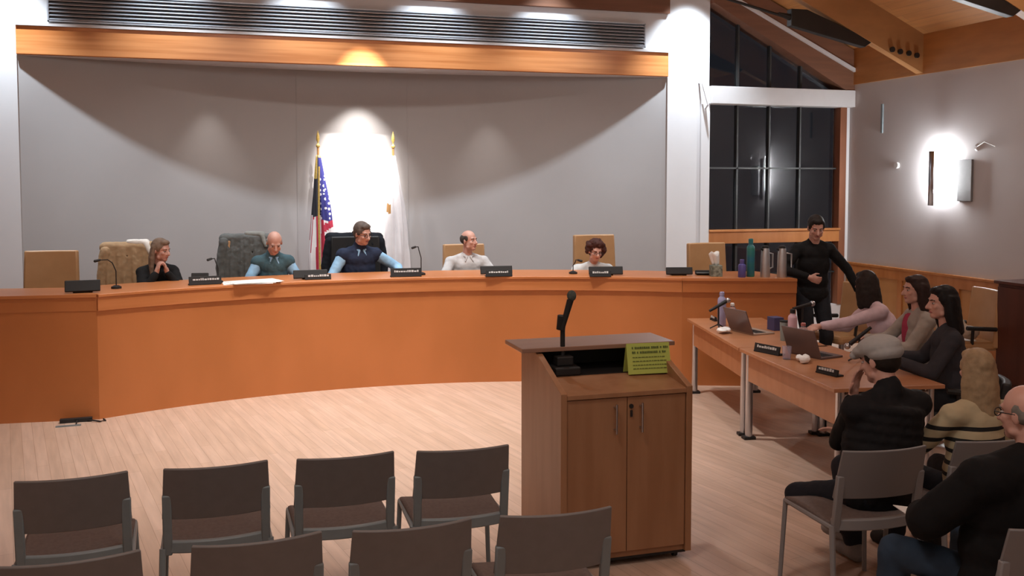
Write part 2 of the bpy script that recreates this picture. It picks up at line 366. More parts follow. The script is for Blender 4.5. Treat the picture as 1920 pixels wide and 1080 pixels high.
struct('trim_4', MB().bb(BX0, BX1, YB - .05, YB, 3.80, 3.83), M['offw'])
# white tie beam across the window, window
tag(MB().bb(6.31, 8.57, YB - .12, YB + .12, 3.14, 3.375).build('tie_beam', M['offw'], bevel=.006), 'white painted horizontal beam across the dark window', 'beam')
struct('trim_5', MB().bb(6.20, 6.335, YB - .035, YB + .02, .35, 3.14), M['wallw'], bevel=.005)
wn = MB().bb(6.34, 8.5, YB + .10, YB + .11, .35, 3.2)
win = struct('window_1', wn, M['glass'])
fr = MB().bb(8.395, 8.5, YB - .02, YB + .14, .35, 3.2); fr.bb(6.335, 6.35, YB + .02, YB + .14, .35, 3.2)
fr.build('window_frame', M['redwood'], win)
m = MB().bb(6.335, 8.40, YB - .03, YB + .14, 1.25, 1.43); m.bb(6.335, 8.40, YB - .06, YB + .02, 1.41, 1.44); m.build('window_rail', M['wains'], win, bevel=.004)
m = MB()
for x in (6.81, 7.31, 7.80): m.bb(x - .016, x + .016, YB + .06, YB + .14, .35, 1.25); m.bb(x - .012, x + .012, YB + .06, YB + .14, 1.43, 3.14)
m.bb(6.35, 8.40, YB + .06, YB + .14, 2.27, 2.292); m.bb(6.35, 8.40, YB + .06, YB + .14, .80, .82)
m.build('muntins', M['mull'], win)
wn = MB().prism_y([(6.34, 3.37), (8.5, 3.37), (8.5, 3.5), (6.34, roof(6.34, 3.5))], YB + .10, YB + .11)
win2 = struct('window_2', wn, M['glass'])
m = MB()
for x in (6.81, 7.31, 7.80): m.bb(x - .013, x + .013, YB + .06, YB + .14, 3.37, roof(x, 3.5))
m.build('muntins', M['mull'], win2)
# wainscot on the side wall
wsc = MB().bb(XR - .012, XR, YR, YB, 0, .90)
ws = struct('trim_6', wsc, M['wains_p'])
m = MB().bb(XR - .04, XR - .012, YR, YB, .80, .93); m.bb(XR - .06, XR, YR, YB, .93, .96); m.bb(XR - .04, XR - .012, YR, YB, 0, .16)
y = YB - .09
while y > YR: m.bb(XR - .036, XR - .012, y - .09, y, .16, .80); y -= 1.02
m.build('panel_frame', M['wains'], ws, bevel=.003)
# wall light, panel, small fittings on the side wall
for y, lab in ((9.86, 'bright wall light with a tall shield plate on the side wall'), ):
    t = empty('wall_sconce', (XR, y, 1.80), 0, lab, 'wall light')
    MB().bb(-.004, 0, -.05, .05, .20, .66).build('back_plate', M['offw'], t)
    m = MB().tube([(-.06, 0, .15), (-.06, 0, .70)], .028, 14); m.build('lamp_tube', M['sconce'], t, smooth=True)
    m = MB().grid(lambda u, v: (-.17 + .02 * abs(2 * u - 1) ** 2, -.045 + .09 * u, .0 + .67 * v), 8, 2, .006); m.build('shield', M['chrome'], t, smooth='all')
    for zz in (.2, .6): MB().tube([(-.15, 0, zz), (-.0, 0, zz)], .006, 8).build('bracket', M['chrome'], t)
tag(MB().bb(XR - .03, XR, 9.33, 9.56, 1.86, 2.36).build('wall_panel', M['chair'], bevel=.006), 'flat grey rectangular panel on the side wall right of the wall light', 'wall panel')
tag(MB().bb(XR - .02, XR, 10.97, 11.01, 2.75, 3.14).build('wall_sensor', M['chairf'], bevel=.004), 'thin tall grey strip on the side wall near the tall window', 'wall fitting')
m = MB().tube([(XR - .03, 10.67, 2.31), (XR, 10.67, 2.31)], .04, 16)
tag(m.build('wall_thermostat', M['offw'], smooth=True), 'tiny round knob on the side wall left of the wall light', 'wall fitting')
m = MB().tube([(XR - .03, 9.28, 2.50), (XR, 9.28, 2.50)], [.02, .045], 16)
m.tube([(XR - .02, 9.28, 2.5), (XR - .05, 9.12, 2.56), (XR - .02, 8.98, 2.5)], .006, 6)
tag(m.build('wall_hook', M['offw'], smooth=True), 'small pale fitting with a thin arm above the grey wall panel', 'wall fitting')
# thin fitting on the pilaster beside the white beam
m = MB().tube([(6.18, YB - .0, 3.42), (6.18, YB - .10, 3.40), (6.25, YB - .13, 3.12), (6.27, YB, 3.06)], .012, 8)
tag(m.build('cable_bracket', M['offw'], smooth=True), 'small curved white fitting on the bright pilaster beside the white beam end', 'wall fitting')

# ---------------------------------------------------------------- dais
A, Mm, B = V((-1.05, 9.08)), V((1.5, 9.72)), V((4.52, 8.87))
def circ(a, b, c):
    d = 2 * (a.x * (b.y - c.y) + b.x * (c.y - a.y) + c.x * (a.y - b.y)); A2, B2, C2 = a.length_squared, b.length_squared, c.length_squared
    u = V(((A2 * (b.y - c.y) + B2 * (c.y - a.y) + C2 * (a.y - b.y)) / d, (A2 * (c.x - b.x) + B2 * (a.x - c.x) + C2 * (b.x - a.x)) / d))
    return u, (a - u).length
CC, CR = circ(A, Mm, B)
t0 = math.atan2(A.y - CC.y, A.x - CC.x); t1 = math.atan2(B.y - CC.y, B.x - CC.x)
def arc(off, n=48): return [(CC.x + (CR + off) * math.cos(t0 + (t1 - t0) * i / n), CC.y + (CR + off) * math.sin(t0 + (t1 - t0) * i / n)) for i in range(n + 1)]
def dy(x): return CC.y + math.sqrt(CR * CR - (x - CC.x) ** 2)      # front of the dais at x
WL0, WR1 = V((-3.6, 9.32)), V((5.60, 8.47))
def wing(p, q, o):       # p->q offset o to the back
    d = (q - p).normalized(); n = V((-d.y, d.x)) * o; return [tuple(p + n), tuple(q + n)]
dais = empty('dais_desk', (1.6, 9.6, 0), 0, 'long curved cherry-veneer council dais facing the room', 'council desk')
def dpart(mb, name, m, **k):
    mb.v = [(p[0] - 1.6, p[1] - 9.6, p[2]) for p in mb.v]; return mb.build(name, m, dais, **k)
dpart(MB().band(arc(0.0), arc(.03), 0, .975), 'front_panel', M['orange'], smooth=True)
dpart(MB().band(wing(WL0, A, 0), wing(WL0, A, .03), 0, .975), 'front_panel', M['orange'])
dpart(MB().band(wing(B, WR1, 0), wing(B, WR1, .03), 0, .975), 'front_panel', M['orange'])
dpart(MB().band(arc(-.022), arc(.03), .965, 1.085), 'fascia', M['orange_d'], smooth=True)
dpart(MB().band(wing(WL0, A, -.004), wing(WL0, A, .03), .965, 1.085), 'fascia', M['orange'])
dpart(MB().band(wing(B, WR1, -.022), wing(B, WR1, .03), .965, 1.085), 'fascia', M['orange'])
dpart(MB().band(arc(-.035), arc(.72), 1.085, 1.112), 'worktop', M['orange_d'], smooth=True, bevel=.004)
wl = [tuple(V(p)) for p in (wing(WL0, A, -.015) + [arc(.72)[0], (-3.6, 10.04)])]
dpart(MB().prism(wl, 1.085, 1.112), 'worktop', M['orange_d'])
wr = [arc(-.035)[-1], wing(B, WR1, -.035)[1], (5.66, 8.95), (5.62, 9.3), arc(.72)[-1]]
dpart(MB().prism(wr, 1.085, 1.112), 'worktop', M['orange_d'])
dpart(MB().band([(5.585, 8.49), (5.62, 9.3)], [(5.555, 8.50), (5.59, 9.3)], 0, 1.085), 'end_panel', M['orange'])
DT = 1.112
# ---------------------------------------------------------------- leather chairs on the dais
def tan_chair(loc, rz, label, m=None, h=1.12, wd=.54, name='leather_chair'):
    m = m or M['tan']
    t = empty(name, loc, rz, label, 'office chair', None)
    hw = wd / 2
    def back(u, v):
        x = (u - .5) * wd * (1 - .06 * v); return (x, -.24 - .05 * v - .03 * math.cos((u - .5) * math.pi) + .0, .42 + (h - .42) * v)
    MB().grid(back, 8, 6, .06).build('backrest', m, t, smooth=True, bevel=.015)
    MB().box((0, .0, .44), (wd - .04, .50, .09)).build('seat', m, t, bevel=.03)
    for sx in (-1, 1):
        a = MB().tube([(sx * (hw + .01), -.2, .62), (sx * (hw + .02), .12, .64)], .022, 8); a.tube([(sx * (hw + .01), .05, .64), (sx * (hw - .05), .02, .42)], .016, 8)
        a.build('armrest', M['black'], t, smooth=True)
    MB().tube([(0, 0, .10), (0, 0, .40)], .03, 12).build('column', M['chrome'], t, smooth=True)
    b = MB()
    for k in range(5):
        q = 2 * math.pi * k / 5; b.tube([(0, 0, .10), (.28 * math.cos(q), .28 * math.sin(q), .05)], [.03, .018], 8); b.ell((.28 * math.cos(q), .28 * math.sin(q), .03), (.02, .03, .03), n=8)
    b.build('base', M['black'], t, smooth=True)
    return t
PZ = .28
tan_chair((-1.64, 10.2, PZ), R(175), 'empty tan leather chair at the far left end of the dais', h=1.13)
tan_chair((-.86, 10.42, PZ), R(190), 'tan leather chair draped with a tan and white coat, behind the long-haired person', h=1.12)
tan_chair((.30, 10.75, PZ), R(178), 'tan leather chair under a grey jacket, behind the person in the teal vest', h=1.17)
tan_chair((2.74, 10.72, PZ), R(180), 'tan leather chair behind the balding person in the pale sweater', h=1.08)
tan_chair((4.28, 10.45, PZ), R(180), 'tall tan leather chair behind the curly-haired person', h=1.18, wd=.56)
tan_chair((5.52, 9.95, PZ), R(182), 'empty tan leather chair behind the tissue box and steel pitchers', h=1.09)
# black wide chair
t = tan_chair((1.47, 10.75, PZ), R(180), 'wide black chair behind the person in the navy vest', M['black'], h=1.19, wd=.60, name='black_chair')
# ---------------------------------------------------------------- coats over the chair backs
def coat(loc, rz, wd, top, drop, mats, label, seedv=1, sleeve=True):
    rnd = random.Random(seedv); t = empty('draped_coat', loc, rz, label, 'coat')
    ph = rnd.random() * 6
    def side(sgn):
        def fn(u, v):
            x = (u - .5) * wd * (1 + .18 * v); fold = .022 * math.sin(u * 21 + ph) * (.3 + v) + .012 * math.sin(u * 47 + ph * 2)
            zz = top - drop * v - .03 * (2 * u - 1) ** 2 + .02 * math.sin(u * 9 + ph)
            return (x, -.305 + sgn * (.055 + .03 * math.sin(min(v * 3, 1.57))) + sgn * abs(fold), zz)
        return fn
    m = MB(); m.grid(side(-1), 26, 8, .012); m.grid(side(1), 26, 8, .012)
    m.cap((-wd * .46, -.3, top - .02), (wd * .46, -.3, top - .015), .062)
    m.fuse('coat_body', mats[0], t, .011, 2, .012, .06)
    if sleeve:
        for sx in (-1, 1):
            m = MB(); m.cap((sx * wd * .47, -.27, top - .05), (sx * wd * .56, -.25, top - .32), .06, .05); m.cap((sx * wd * .56, -.25, top - .32), (sx * wd * .52, -.22, top - .62), .05, .045)
            m.fuse('sleeve', mats[-1], t, .012, 2, .015, .06)
    m = MB(); m.cap((-.16, -.29, top + .025), (-.0, -.29, top + .035), .042, .035); m.cap((-.16, -.27, top + .02), (-.20, -.22, top - .10), .035, .02); m.fuse('collar', mats[1], t, .01, 2, .01, .05)
coat((-.86, 10.42, PZ), R(190), .50, 1.15, .55, [cloth('tan_coat', (.42, .28, .16)), cloth('white_lining', (.80, .76, .70)), cloth('tan_coat', (1, 1, 1))], 'tan coat with white collar hung over the chair behind the long-haired person', 3)
coat((.27, 10.75, PZ), R(178), .52, 1.20, .6, [cloth('grey_jacket', (.13, .135, .13)), cloth('grey_lining', (.25, .25, .23)), cloth('grey_jacket', (1, 1, 1))], 'dark grey jacket hung over the chair behind the person in the teal vest', 5)
coat((1.47, 10.78, PZ), R(180), .60, 1.19, .6, [cloth('black_coat', (.012, .014, .02)), cloth('black_coat', (1, 1, 1))], 'black coat spread over the chair behind the person in the navy vest', 8)

# ---------------------------------------------------------------- flags
def flag(loc, rz, kind, label):
    t = empty('flag_on_pole', loc, rz, label, 'flag')
    H0 = 2.20
    MB().lathe([(.0, 0), (.14, 0), (.14, .02), (.05, .05), (.03, .10), (.0, .10)]).build('flag_base', M['pole'], t, smooth=True)
    MB().tube([(0, 0, .05), (0, 0, H0 + .04)], .014, 12).build('pole', M['pole'], t, smooth=True)
    MB().lathe([(.0, 0), (.022, .01), (.026, .03), (.012, .05), (.008, .07), (.022, .10), (.018, .15), (.0, .22)], (0, 0, H0 + .03), 12).build('finial', M['gold'], t, smooth=True)
    m = MB(); nz, na = 64, 84; vs = []; fs = []; top = H0 - .06; bot = .30
    for i in range(nz + 1):
        v = i / nz; z = top - (top - bot) * v
        for k in range(na):
            a = 2 * math.pi * k / na; base = .028 + .115 * min(v * 1.5, 1) ** .8
            f = 1 + .30 * math.sin(5 * a + 2.2 * v) * min(v * 3, 1) + .13 * math.sin(11 * a - 3 * v) * min(v * 3, 1)
            r = base * f; cxo = .025 * min(v * 2, 1)
            sx = 1.0 if math.cos(a) > 0 else .85
            vs.append((r * math.cos(a) * sx + cxo, r * math.sin(a) * .6, z + (.03 * math.sin(3 * a) * v)))
    for i in range(nz):
        v = (i + .5) / nz
        for k in range(na):
            a = 2 * math.pi * (k + .5) / na; x = math.cos(a)
            fs.append((i * na + k, (i + 1) * na + k, (i + 1) * na + (k + 1) % na, i * na + (k + 1) % na))
            if kind == 'us':
                if v < .43 and x > .02: mi = 2 if v > .02 else 4
                elif v < .40 and x <= .02: mi = 3 if (v > .16 or x > -.4) else 4
                elif x > .25: mi = 0 if int((v * 19 + x * .8) % 2) else 1
                else: mi = 0 if int(((a / (2 * math.pi)) * 22 + v * 1.2) % 2) else 1
            else:
                mi = 5 if (abs(v - .36) < .025 and x < -.6) else (3 if v > .86 and x > .5 else 1)
            m.m.append(mi)
    fs.append(tuple(range(na))); m.m.append(1); fs.append(tuple(nz * na + k for k in range(na))[::-1]); m.m.append(0)
    m.v = vs; m.f = fs
    m.build('flag_cloth', [M['red'], M['flagw'], M['union'], M['navy'], M['gold'], M['pole']], t, smooth='all')
    if kind == 'us':
        for y0 in (-.03, .0): pass
        m = MB().tube([(-.0, -.10, 2.0), (-.01, -.105, 1.4), (.0, -.12, .45)], .012, 8); m.build('gold_cord', M['gold'], t, smooth=True)
flag((1.16, 12.02, PZ), 0, 'us', 'furled stars-and-stripes flag on a brass pole, left of the bright wall patch')
flag((2.09, 12.02, PZ), 0, 'ca', 'furled white flag on a brass pole, right of the bright wall patch')

# ---------------------------------------------------------------- desk items on the dais
def nameplate(loc, rz, label, wd=.30, h=.07, tilt=12, group=None):
    h *= .82
    t = empty('name_plate', loc, rz, label, 'name plate', group)
    m = MB().box((0, 0, h / 2), (wd, .014, h), rx=R(-tilt)); m.box((0, .02, .006), (wd, .07, .012)); m.build('plate', M['black'], t, bevel=.002)
    m = MB(); x = -wd * .38; rnd = random.Random(int(loc[0] * 100))
    while x < wd * .36:
        w_ = rnd.uniform(.010, .024); hh = rnd.choice((.018, .022, .026)); m.X = Matrix.Translation((0, 0, h / 2)) @ Matrix.Rotation(R(-tilt), 4, 'X'); m.bb(x, x + w_, -.010, -.0075, .002, .002 + hh * .8); x += w_ + .006
    m.X = Matrix.Identity(4); o = m.build('lettering', M['textw'], t); o.location = (0, .0, .0)
    return t
def monitor(loc, rz, label, wd=.30, h=.13):
    h *= .85
    t = empty('small_monitor', loc, rz, label, 'monitor')
    m = MB().box((0, 0, h / 2 + .01), (wd, .03, h), rx=R(-18)); m.build('housing', M['black'], t, bevel=.006)
    MB().box((0, .06, .008), (.16, .12, .016)).build('stand', M['black'], t, bevel=.003)
    MB().box((0, -.02, .015 + .012), (wd * .9, .004, .008), rx=R(-18)).build('trim_strip', M['chairf'], t)
    return t
def goose(loc, rz, label, hgt=.26, reach=.16):
    t = empty('gooseneck_microphone', loc, rz, label, 'microphone')
    MB().lathe([(0, 0), (.045, 0), (.045, .018), (.02, .03), (0, .03)]).build('base', M['black'], t, smooth=True)
    MB().tube([(0, 0, .02), (0, 0, hgt * .6), (.0, -.03, hgt * .88), (0, -reach * .5, hgt), (0, -reach, hgt)], .005, 8).build('neck', M['black'], t, smooth=True)
    MB().cap((0, -reach, hgt), (0, -reach - .04, hgt - .008), .011, .013).build('microphone_head', M['black'], t, smooth=True)
def px_dais(x, back): return (x, dy(x) + back, DT)
monitor((-1.18, 9.22, DT), R(5), 'small black monitor in front of the empty chair at the left end of the dais', .29, .12)
monitor((-.20, 9.72, DT), R(-10), 'black monitor back beside the hands of the long-haired person', .16, .11)
nameplate((-.15, 9.60, DT), R(10), 'black name plate in front of the long-haired person', .30, .10)
monitor((.86, 9.83, DT), R(2), 'low black monitor right of the person in the teal vest', .34, .10)
nameplate((.93, 9.78, DT), R(2), 'black name plate right of the person in the teal vest', .26, .065)
nameplate((1.83, 9.80, DT), R(-3), 'black name plate in front of the person in the navy vest', .32, .11)
monitor((2.78, 9.72, DT), R(-6), 'black monitor in front of the person in the pale sweater', .34, .10)
nameplate((2.76, 9.55, DT), R(-6), 'black name plate in front of the person in the pale sweater', .28, .085)
monitor((3.86, 9.32, DT), R(-12), 'black monitor in front of the curly-haired person', .36, .10)
nameplate((3.76, 9.22, DT), R(-12), 'black name plate in front of the curly-haired person', .22, .08)
monitor((4.60, 9.10, DT), R(-14), 'small black monitor on the dais left of the tissue box', .28, .09)
monitor((4.87, 9.05, DT), R(-18), 'low dark device on the dais just left of the tissue box', .20, .05)
goose((-.93, 9.5, DT), R(-70), 'thin gooseneck microphone beside the leftmost empty chair', .27, .14)
goose((-.03, 9.75, DT), R(-50), 'thin gooseneck microphone right of the long-haired person', .24, .08)
goose((2.02, 9.95, DT), R(-60), 'thin gooseneck microphone right of the person in the navy vest', .30, .08)
goose((3.60, 9.6, DT), R(40), 'thin gooseneck microphone left of the curly-haired person', .15, .06)
m = MB(); 
for k in range(5): m.box((.02 * k - .03, .012 * (k % 3), .002 + .003 * k), (.46, .30, .003), rz=R(3 + 4 * k))
o = m.build('paper_stack', M['white']); o.location = (.27, 9.66, DT); tag(o, 'loose white papers at the dais edge before the person in the teal vest', 'papers')
# tissue box
t = empty('tissue_box', (4.93, 8.92, DT), R(-20), 'patterned tissue box with a white tissue sticking out on the dais', 'tissue box')
MB().bb(-.06, .06, -.06, .06, 0, .115).build('box', cloth('tissue_carton', (.30, .33, .27), .6, 30, 0), t, bevel=.003)
m = MB(); 
def tis(u, v): a = 2 * math.pi * u; r = .025 + .045 * v + .015 * math.sin(a * 3); return (r * math.cos(a) * (1 - .3 * v) - .02 * v, r * math.sin(a) * .6, .112 + .13 * v + .02 * math.sin(a * 2) * v)
m.grid(tis, 18, 5, .002); m.build('tissue', M['white'], t, smooth='all')
def bottle(name, loc, r, h, m, label, cat, capm=None, caph=.05, group=None):
    t = empty(name, loc, 0, label, cat, group)
    MB().lathe([(0, 0), (r * .92, 0), (r, .01), (r, h * .80), (r * .9, h * .87), (r * .55, h * .92), (r * .5, h - caph * .3), (0, h - caph * .3)]).build('body', m, t, smooth=True)
    MB().lathe([(0, 0), (r * .58, 0), (r * .58, caph), (r * .4, caph + .005), (0, caph + .005)], (0, 0, h - caph * .4)).build('cap', capm or m, t, smooth=True)
    return t
def wpt(p, q, s, o):   # point on the right wing
    d = (q - p).normalized(); n = V((-d.y, d.x)); k = p + d * s + n * o; return (k.x, k.y, DT)
bottle('water_bottle', wpt(B, WR1, .62, .10), .04, .15, M['purple'], 'short purple bottle between the tissue box and the tall teal bottle', 'bottle')
bottle('water_bottle', wpt(B, WR1, .72, .17), .042, .36, M['teal'], 'tall teal-blue bottle on the right end of the dais', 'bottle')
def pitcher(loc, rz, label):
    t = empty('steel_pitcher', loc, rz, label, 'pitcher', None)
    MB().lathe([(0, 0), (.048, 0), (.050, .02), (.046, .22), (.040, .28), (.036, .30), (0, .31)]).build('body', M['steel'], t, smooth=True)
    MB().lathe([(0, 0), (.036, 0), (.034, .02), (.012, .03), (0, .03)], (0, 0, .30)).build('lid', M['black'], t, smooth=True)
    MB().tube([(.045, 0, .25), (.10, 0, .24), (.10, 0, .10), (.047, 0, .08)], .009, 8).build('handle', M['steel'], t, smooth=True)
    MB().tube([(-.03, 0, .28), (-.06, 0, .30)], [.015, .008], 8).build('spout', M['black'], t, smooth=True)
pitcher(wpt(B, WR1, .86, .12), R(10), 'tall steel pitcher nearest the teal bottle')
pitcher(wpt(B, WR1, 1.03, .12), R(-10), 'tall steel pitcher nearest the standing person')
# floor outlet and cable at the dais base
t = empty('floor_box', (-1.25, 8.95, 0), R(3), 'small black cable box with a cord on the floor at the dais base', 'cable box')
MB().bb(-.11, .15, .06, .11, 0, .035).build('box', M['black'], t, bevel=.003)
MB().bb(-.13, .07, -.07, -.05, 0, .012).build('cover_strip', M['chairf'], t)
MB().tube([(.03, -.06, .012), (.03, .07, .02)], .006, 6).tube([(.10, .07, .02), (.22, .0, .008), (.26, .02, .008), (.24, .08, .01)], .007, 6).build('cord', M['black'], t, smooth=True)

# ---------------------------------------------------------------- lectern
lc = empty('lectern', (2.09, 4.72, 0), 0, 'tall wooden lectern with two cabinet doors and a wide top shelf', 'lectern')
W2, DP = .385, .70
side = [(0, .05), (DP, .05), (DP, 1.13), (.46, 1.13), (.40, 1.12), (0, .975)]
for sx in (-1, 1):
    MB().prism_x(side, sx * W2 - (.035 if sx > 0 else 0), sx * W2 + (.035 if sx < 0 else 0)).build('side_panel', M['lect'], lc, bevel=.003)
MB().bb(-W2 + .035, W2 - .035, DP - .02, DP, .05, 1.13).build('back_panel', M['lect'], lc)
MB().bb(-W2 + .035, W2 - .035, .03, DP - .02, .05, .08).build('bottom_panel', M['lect'], lc)
MB().bb(-.475, .475, .40, .74, 1.13, 1.155).build('top_shelf', M['lect_top'], lc, bevel=.004)
m = MB().prism_x([(.0, .94), (.0, .965), (.30, 1.0), (DP - .02, 1.0), (DP - .02, .94)], -W2 + .035, W2 - .035); m.build('reading_surface', M['lect'], lc, bevel=.002)
MB().bb(-W2 + .035, W2 - .035, DP - .03, DP - .02, 1.0, 1.13).bb(-W2 + .036, W2 - .036, .33, DP - .03, 1.0, 1.004).build('black_lining', M['black'], lc)
for sx in (-1, 1):
    x0, x1 = (-W2 + .038, -.002) if sx < 0 else (.002, W2 - .038)
    d = MB().bb(x0, x1, .012, .032, .085, .935).build('door', M['lect'], lc, bevel=.002)
    MB().tube([(sx * .075 - .0, -.02, .745), (sx * .075, -.02, .905)], .006, 8).tube([(sx * .075, -.02, .765), (sx * .075, .012, .765)], .005, 8).tube([(sx * .075, -.02, .885), (sx * .075, .012, .885)], .005, 8).build('handle', M['chrome'], d, smooth=True)
    if sx > 0:
        MB().tube([(.022, .004, .885), (.022, .013, .885)], .012, 14).box((.022, .006, .845), (.012, .006, .035)).build('lock', M['black'], d)
MB().bb(-W2 + .02, W2 - .02, .03, DP - .03, .035, .05).build('plinth', M['black'], lc)
for sx in (-1, 1):
    for yy in (.08, DP - .08): MB().tube([(sx * .32 - .012, yy, .022), (sx * .32 + .012, yy, .022)], .022, 12).build('caster', M['black'], lc, smooth=True)
# lectern microphone
t = empty('lectern_microphone', (1.865, 5.14, 1.004), 0, 'black handheld microphone on a stand on the lectern', 'microphone')
MB().prism([(-.075, -.10), (.075, -.10), (.085, .06), (-.085, .06)], 0, .045).bb(-.05, .05, -.05, .05, .045, .10).build('base', M['black'], t, bevel=.008)
MB().tube([(0, 0, .08), (0, 0, .28)], .014, 10).build('stem', M['black'], t, smooth=True)
MB().tube([(-.012, .0, .25), (-.008, -.01, .33)], .026, 12).build('clamp', M['black'], t, smooth=True)
m = MB().tube([(-.012, -.02, .25), (.035, -.03, .42)], [.014, .020], 14); m.build('microphone_body', M['black'], t, smooth=True)
MB().ell((.042, -.032, .445), (.027, .027, .032)).build('microphone_head', cloth('grey_mesh', (.10, .12, .11), .4, 200, .5), t, smooth=True)
# green sign
t = empty('green_sign', (2.335, 4.99, 1.0), R(-3), 'bright green instruction card standing on the lectern', 'sign')
m = MB().box((0, 0, .088), (.262, .003, .175), rx=R(-14)); m.build('card', M['green'], t)
m = MB().box((0, .045, .08), (.262, .003, .165), rx=R(14)); m.build('card_back', M['green'], t)
m = MB(); m.X = Matrix.Translation((0, -.003, .088)) @ Matrix.Rotation(R(-14), 4, 'X'); rnd = random.Random(4)
for zz, hh, x0, x1 in ((.062, .012, -.10, .115), (.036, .012, -.10, .10)):
    x = x0
    while x < x1:
        w_ = rnd.uniform(.006, .012); m.bb(x, x + w_, -.0025, -.0015, zz - hh / 2, zz + hh / 2 * rnd.choice((1, .8))); x += w_ + rnd.choice((.003, .003, .003, .010))
for zz in (.008, -.014, -.036, -.056):
    x = -.10
    while x < .10:
        w_ = rnd.uniform(.008, .02); m.bb(x, x + w_, -.0025, -.0015, zz - .002, zz + .002); x += w_ + .004
m.X = Matrix.Identity(4); m.build('printed_text', M['ink'], t)

# ---------------------------------------------------------------- audience chairs
def stack_chair(loc, rz, label, group=None, mats=None):
    sh, fr_, se = mats or (M['chair'], M['chairf'], M['chairs'])
    t = empty('stacking_chair', loc, rz, label, 'chair', group)
    def bx(u, v):      # seen from behind: the shell bows toward the back
        wv = .226 + .012 * (1 - v)
        x = (2 * u - 1) * wv; return (x, -.215 - .06 * v - .045 * (1 - (2 * u - 1) ** 2), .585 + .245 * v)
    MB().grid(bx, 14, 5, .014).build('backrest', sh, t, smooth=True, bevel=.004)
    m = MB()
    for sx in (-1, 1):
        def st(u, v, sx=sx): return (sx * (.236 - .042 * u - .0 * v), -.195 - .03 * v - .0 * u, .425 + .33 * v)
        m.box((sx * .214, -.222, .56), (.040, .026, .29), rx=R(8))
    def rail(u, v): x = (2 * u - 1) * .235; return (x, -.205 - .045 * (1 - (2 * u - 1) ** 2), .425 + .055 * v)
    m.grid(rail, 14, 1, .03)
    m.build('back_frame', fr_, t, smooth=True, bevel=.006)
    m = MB()
    def seat(u, v): return ((2 * u - 1) * (.225 + .01 * v), -.17 + .43 * v, .455 + .012 * math.sin(v * 2.6) - .03 * max(v - .8, 0) * 3 - .008 * (1 - (2 * u - 1) ** 2))
    m.grid(seat, 10, 8, .045); m.build('seat', se, t, smooth=True, bevel=.012)
    for sx in (-1, 1):
        MB().tube([(sx * .232, .24, .425), (sx * .250, .255, .0)], [.013, .012], 8).build('leg', fr_, t, smooth=True)
        MB().tube([(sx * .235, -.21, .45), (sx * .252, -.27, .0)], [.015, .012], 8).build('leg', fr_, t, smooth=True)
    m = MB()
    for sx in (-1, 1): m.tube([(sx * .235, -.21, .44), (sx * .232, .245, .428)], .012, 8)
    m.tube([(-.232, .24, .425), (.232, .24, .425)], .010, 8); m.build('seat_frame', fr_, t, smooth=True)
    return t
c0 = stack_chair((-.645, 4.72, 0), R(3), 'empty grey stacking chair, leftmost in the front row')
def place(x, y, rz, label):
    c = copy_tree(c0); c.location = (x, y, 0); c.rotation_euler = (0, 0, rz); c['label'] = label; return c
place(-.04, 4.72, R(1), 'empty grey stacking chair, second from left in the front row')
place(.54, 4.70, R(0), 'empty grey stacking chair, third from left in the front row')
place(1.10, 4.66, R(-2), 'empty grey stacking chair in the front row, nearest the lectern')
place(-.52, 3.74, R(3), 'empty grey stacking chair in the lower left corner of the second row')
place(.10, 3.74, R(2), 'empty grey stacking chair in the second row, second from left')
place(.66, 3.72, R(1), 'empty grey stacking chair in the second row, third from left')
place(1.235, 3.70, R(-3), 'empty grey stacking chair in the second row, just before the lectern doors')
grp = None
lm = (mat('pale_shell', (.19, .183, .188), .5), mat('pale_frame', (.25, .25, .26), .5), M['chairs'])
c = stack_chair((3.03, 4.07, 0), R(-4), 'grey stacking chair with an open slot under the person in the flat cap', None, lm)
c = copy_tree(c); c.location = (3.66, 4.05, 0); c['label'] = 'grey stacking chair under the blonde person in the striped sweater'
c = copy_tree(c); c.location = (2.98, 3.02, 0); c['label'] = 'grey stacking chair in the lower right corner under the person in the black jacket'
# two wooden-backed chairs along the side wall
def tchair(loc, rz, label): return tan_chair(loc, rz, label, h=1.0, wd=.50)
tchair((6.35, 8.75, 0), R(100), 'tan leather chair behind the standing person, beside the dais end')
tchair((7.25, 8.0, 0), R(80), 'tan leather chair against the side wainscot behind the table')
for x, y, a, lab in ((5.80, 6.98, 68, 'low black chair under the person in the pale pink shirt'), (5.46, 6.42, 72, 'low black chair under the person in the beige jacket'),
                     (5.06, 5.58, 56, 'low black chair under the person in the dark grey blazer')):
    tan_chair((x, y, 0), R(a), lab, M['black'], h=.70, wd=.42, name='black_chair')
# dark wooden cabinet at the right edge
t = empty('wooden_cabinet', (7.75, 7.3, 0), R(0), 'dark reddish wooden cabinet at the right edge before the wainscot', 'cabinet')
MB().bb(-.3, .5, -.45, .45, .06, 1.08).build('body', M['darkwood'], t, bevel=.006)
MB().bb(-.33, .53, -.48, .48, 1.08, 1.11).build('top', M['darkwood'], t, bevel=.004)
for k in (-1, 1): 
    d = MB().bb(-.318, -.30, .01 if k > 0 else -.44, .44 if k > 0 else -.01, .10, 1.05).build('door', M['darkwood'], t, bevel=.003)
    MB().ell((-.33, .04 * k, .6), (.015, .015, .015), n=8).build('knob', M['pole'], d)
MB().bb(-.28, .48, -.43, .43, 0, .06).build('plinth', M['black'], t)

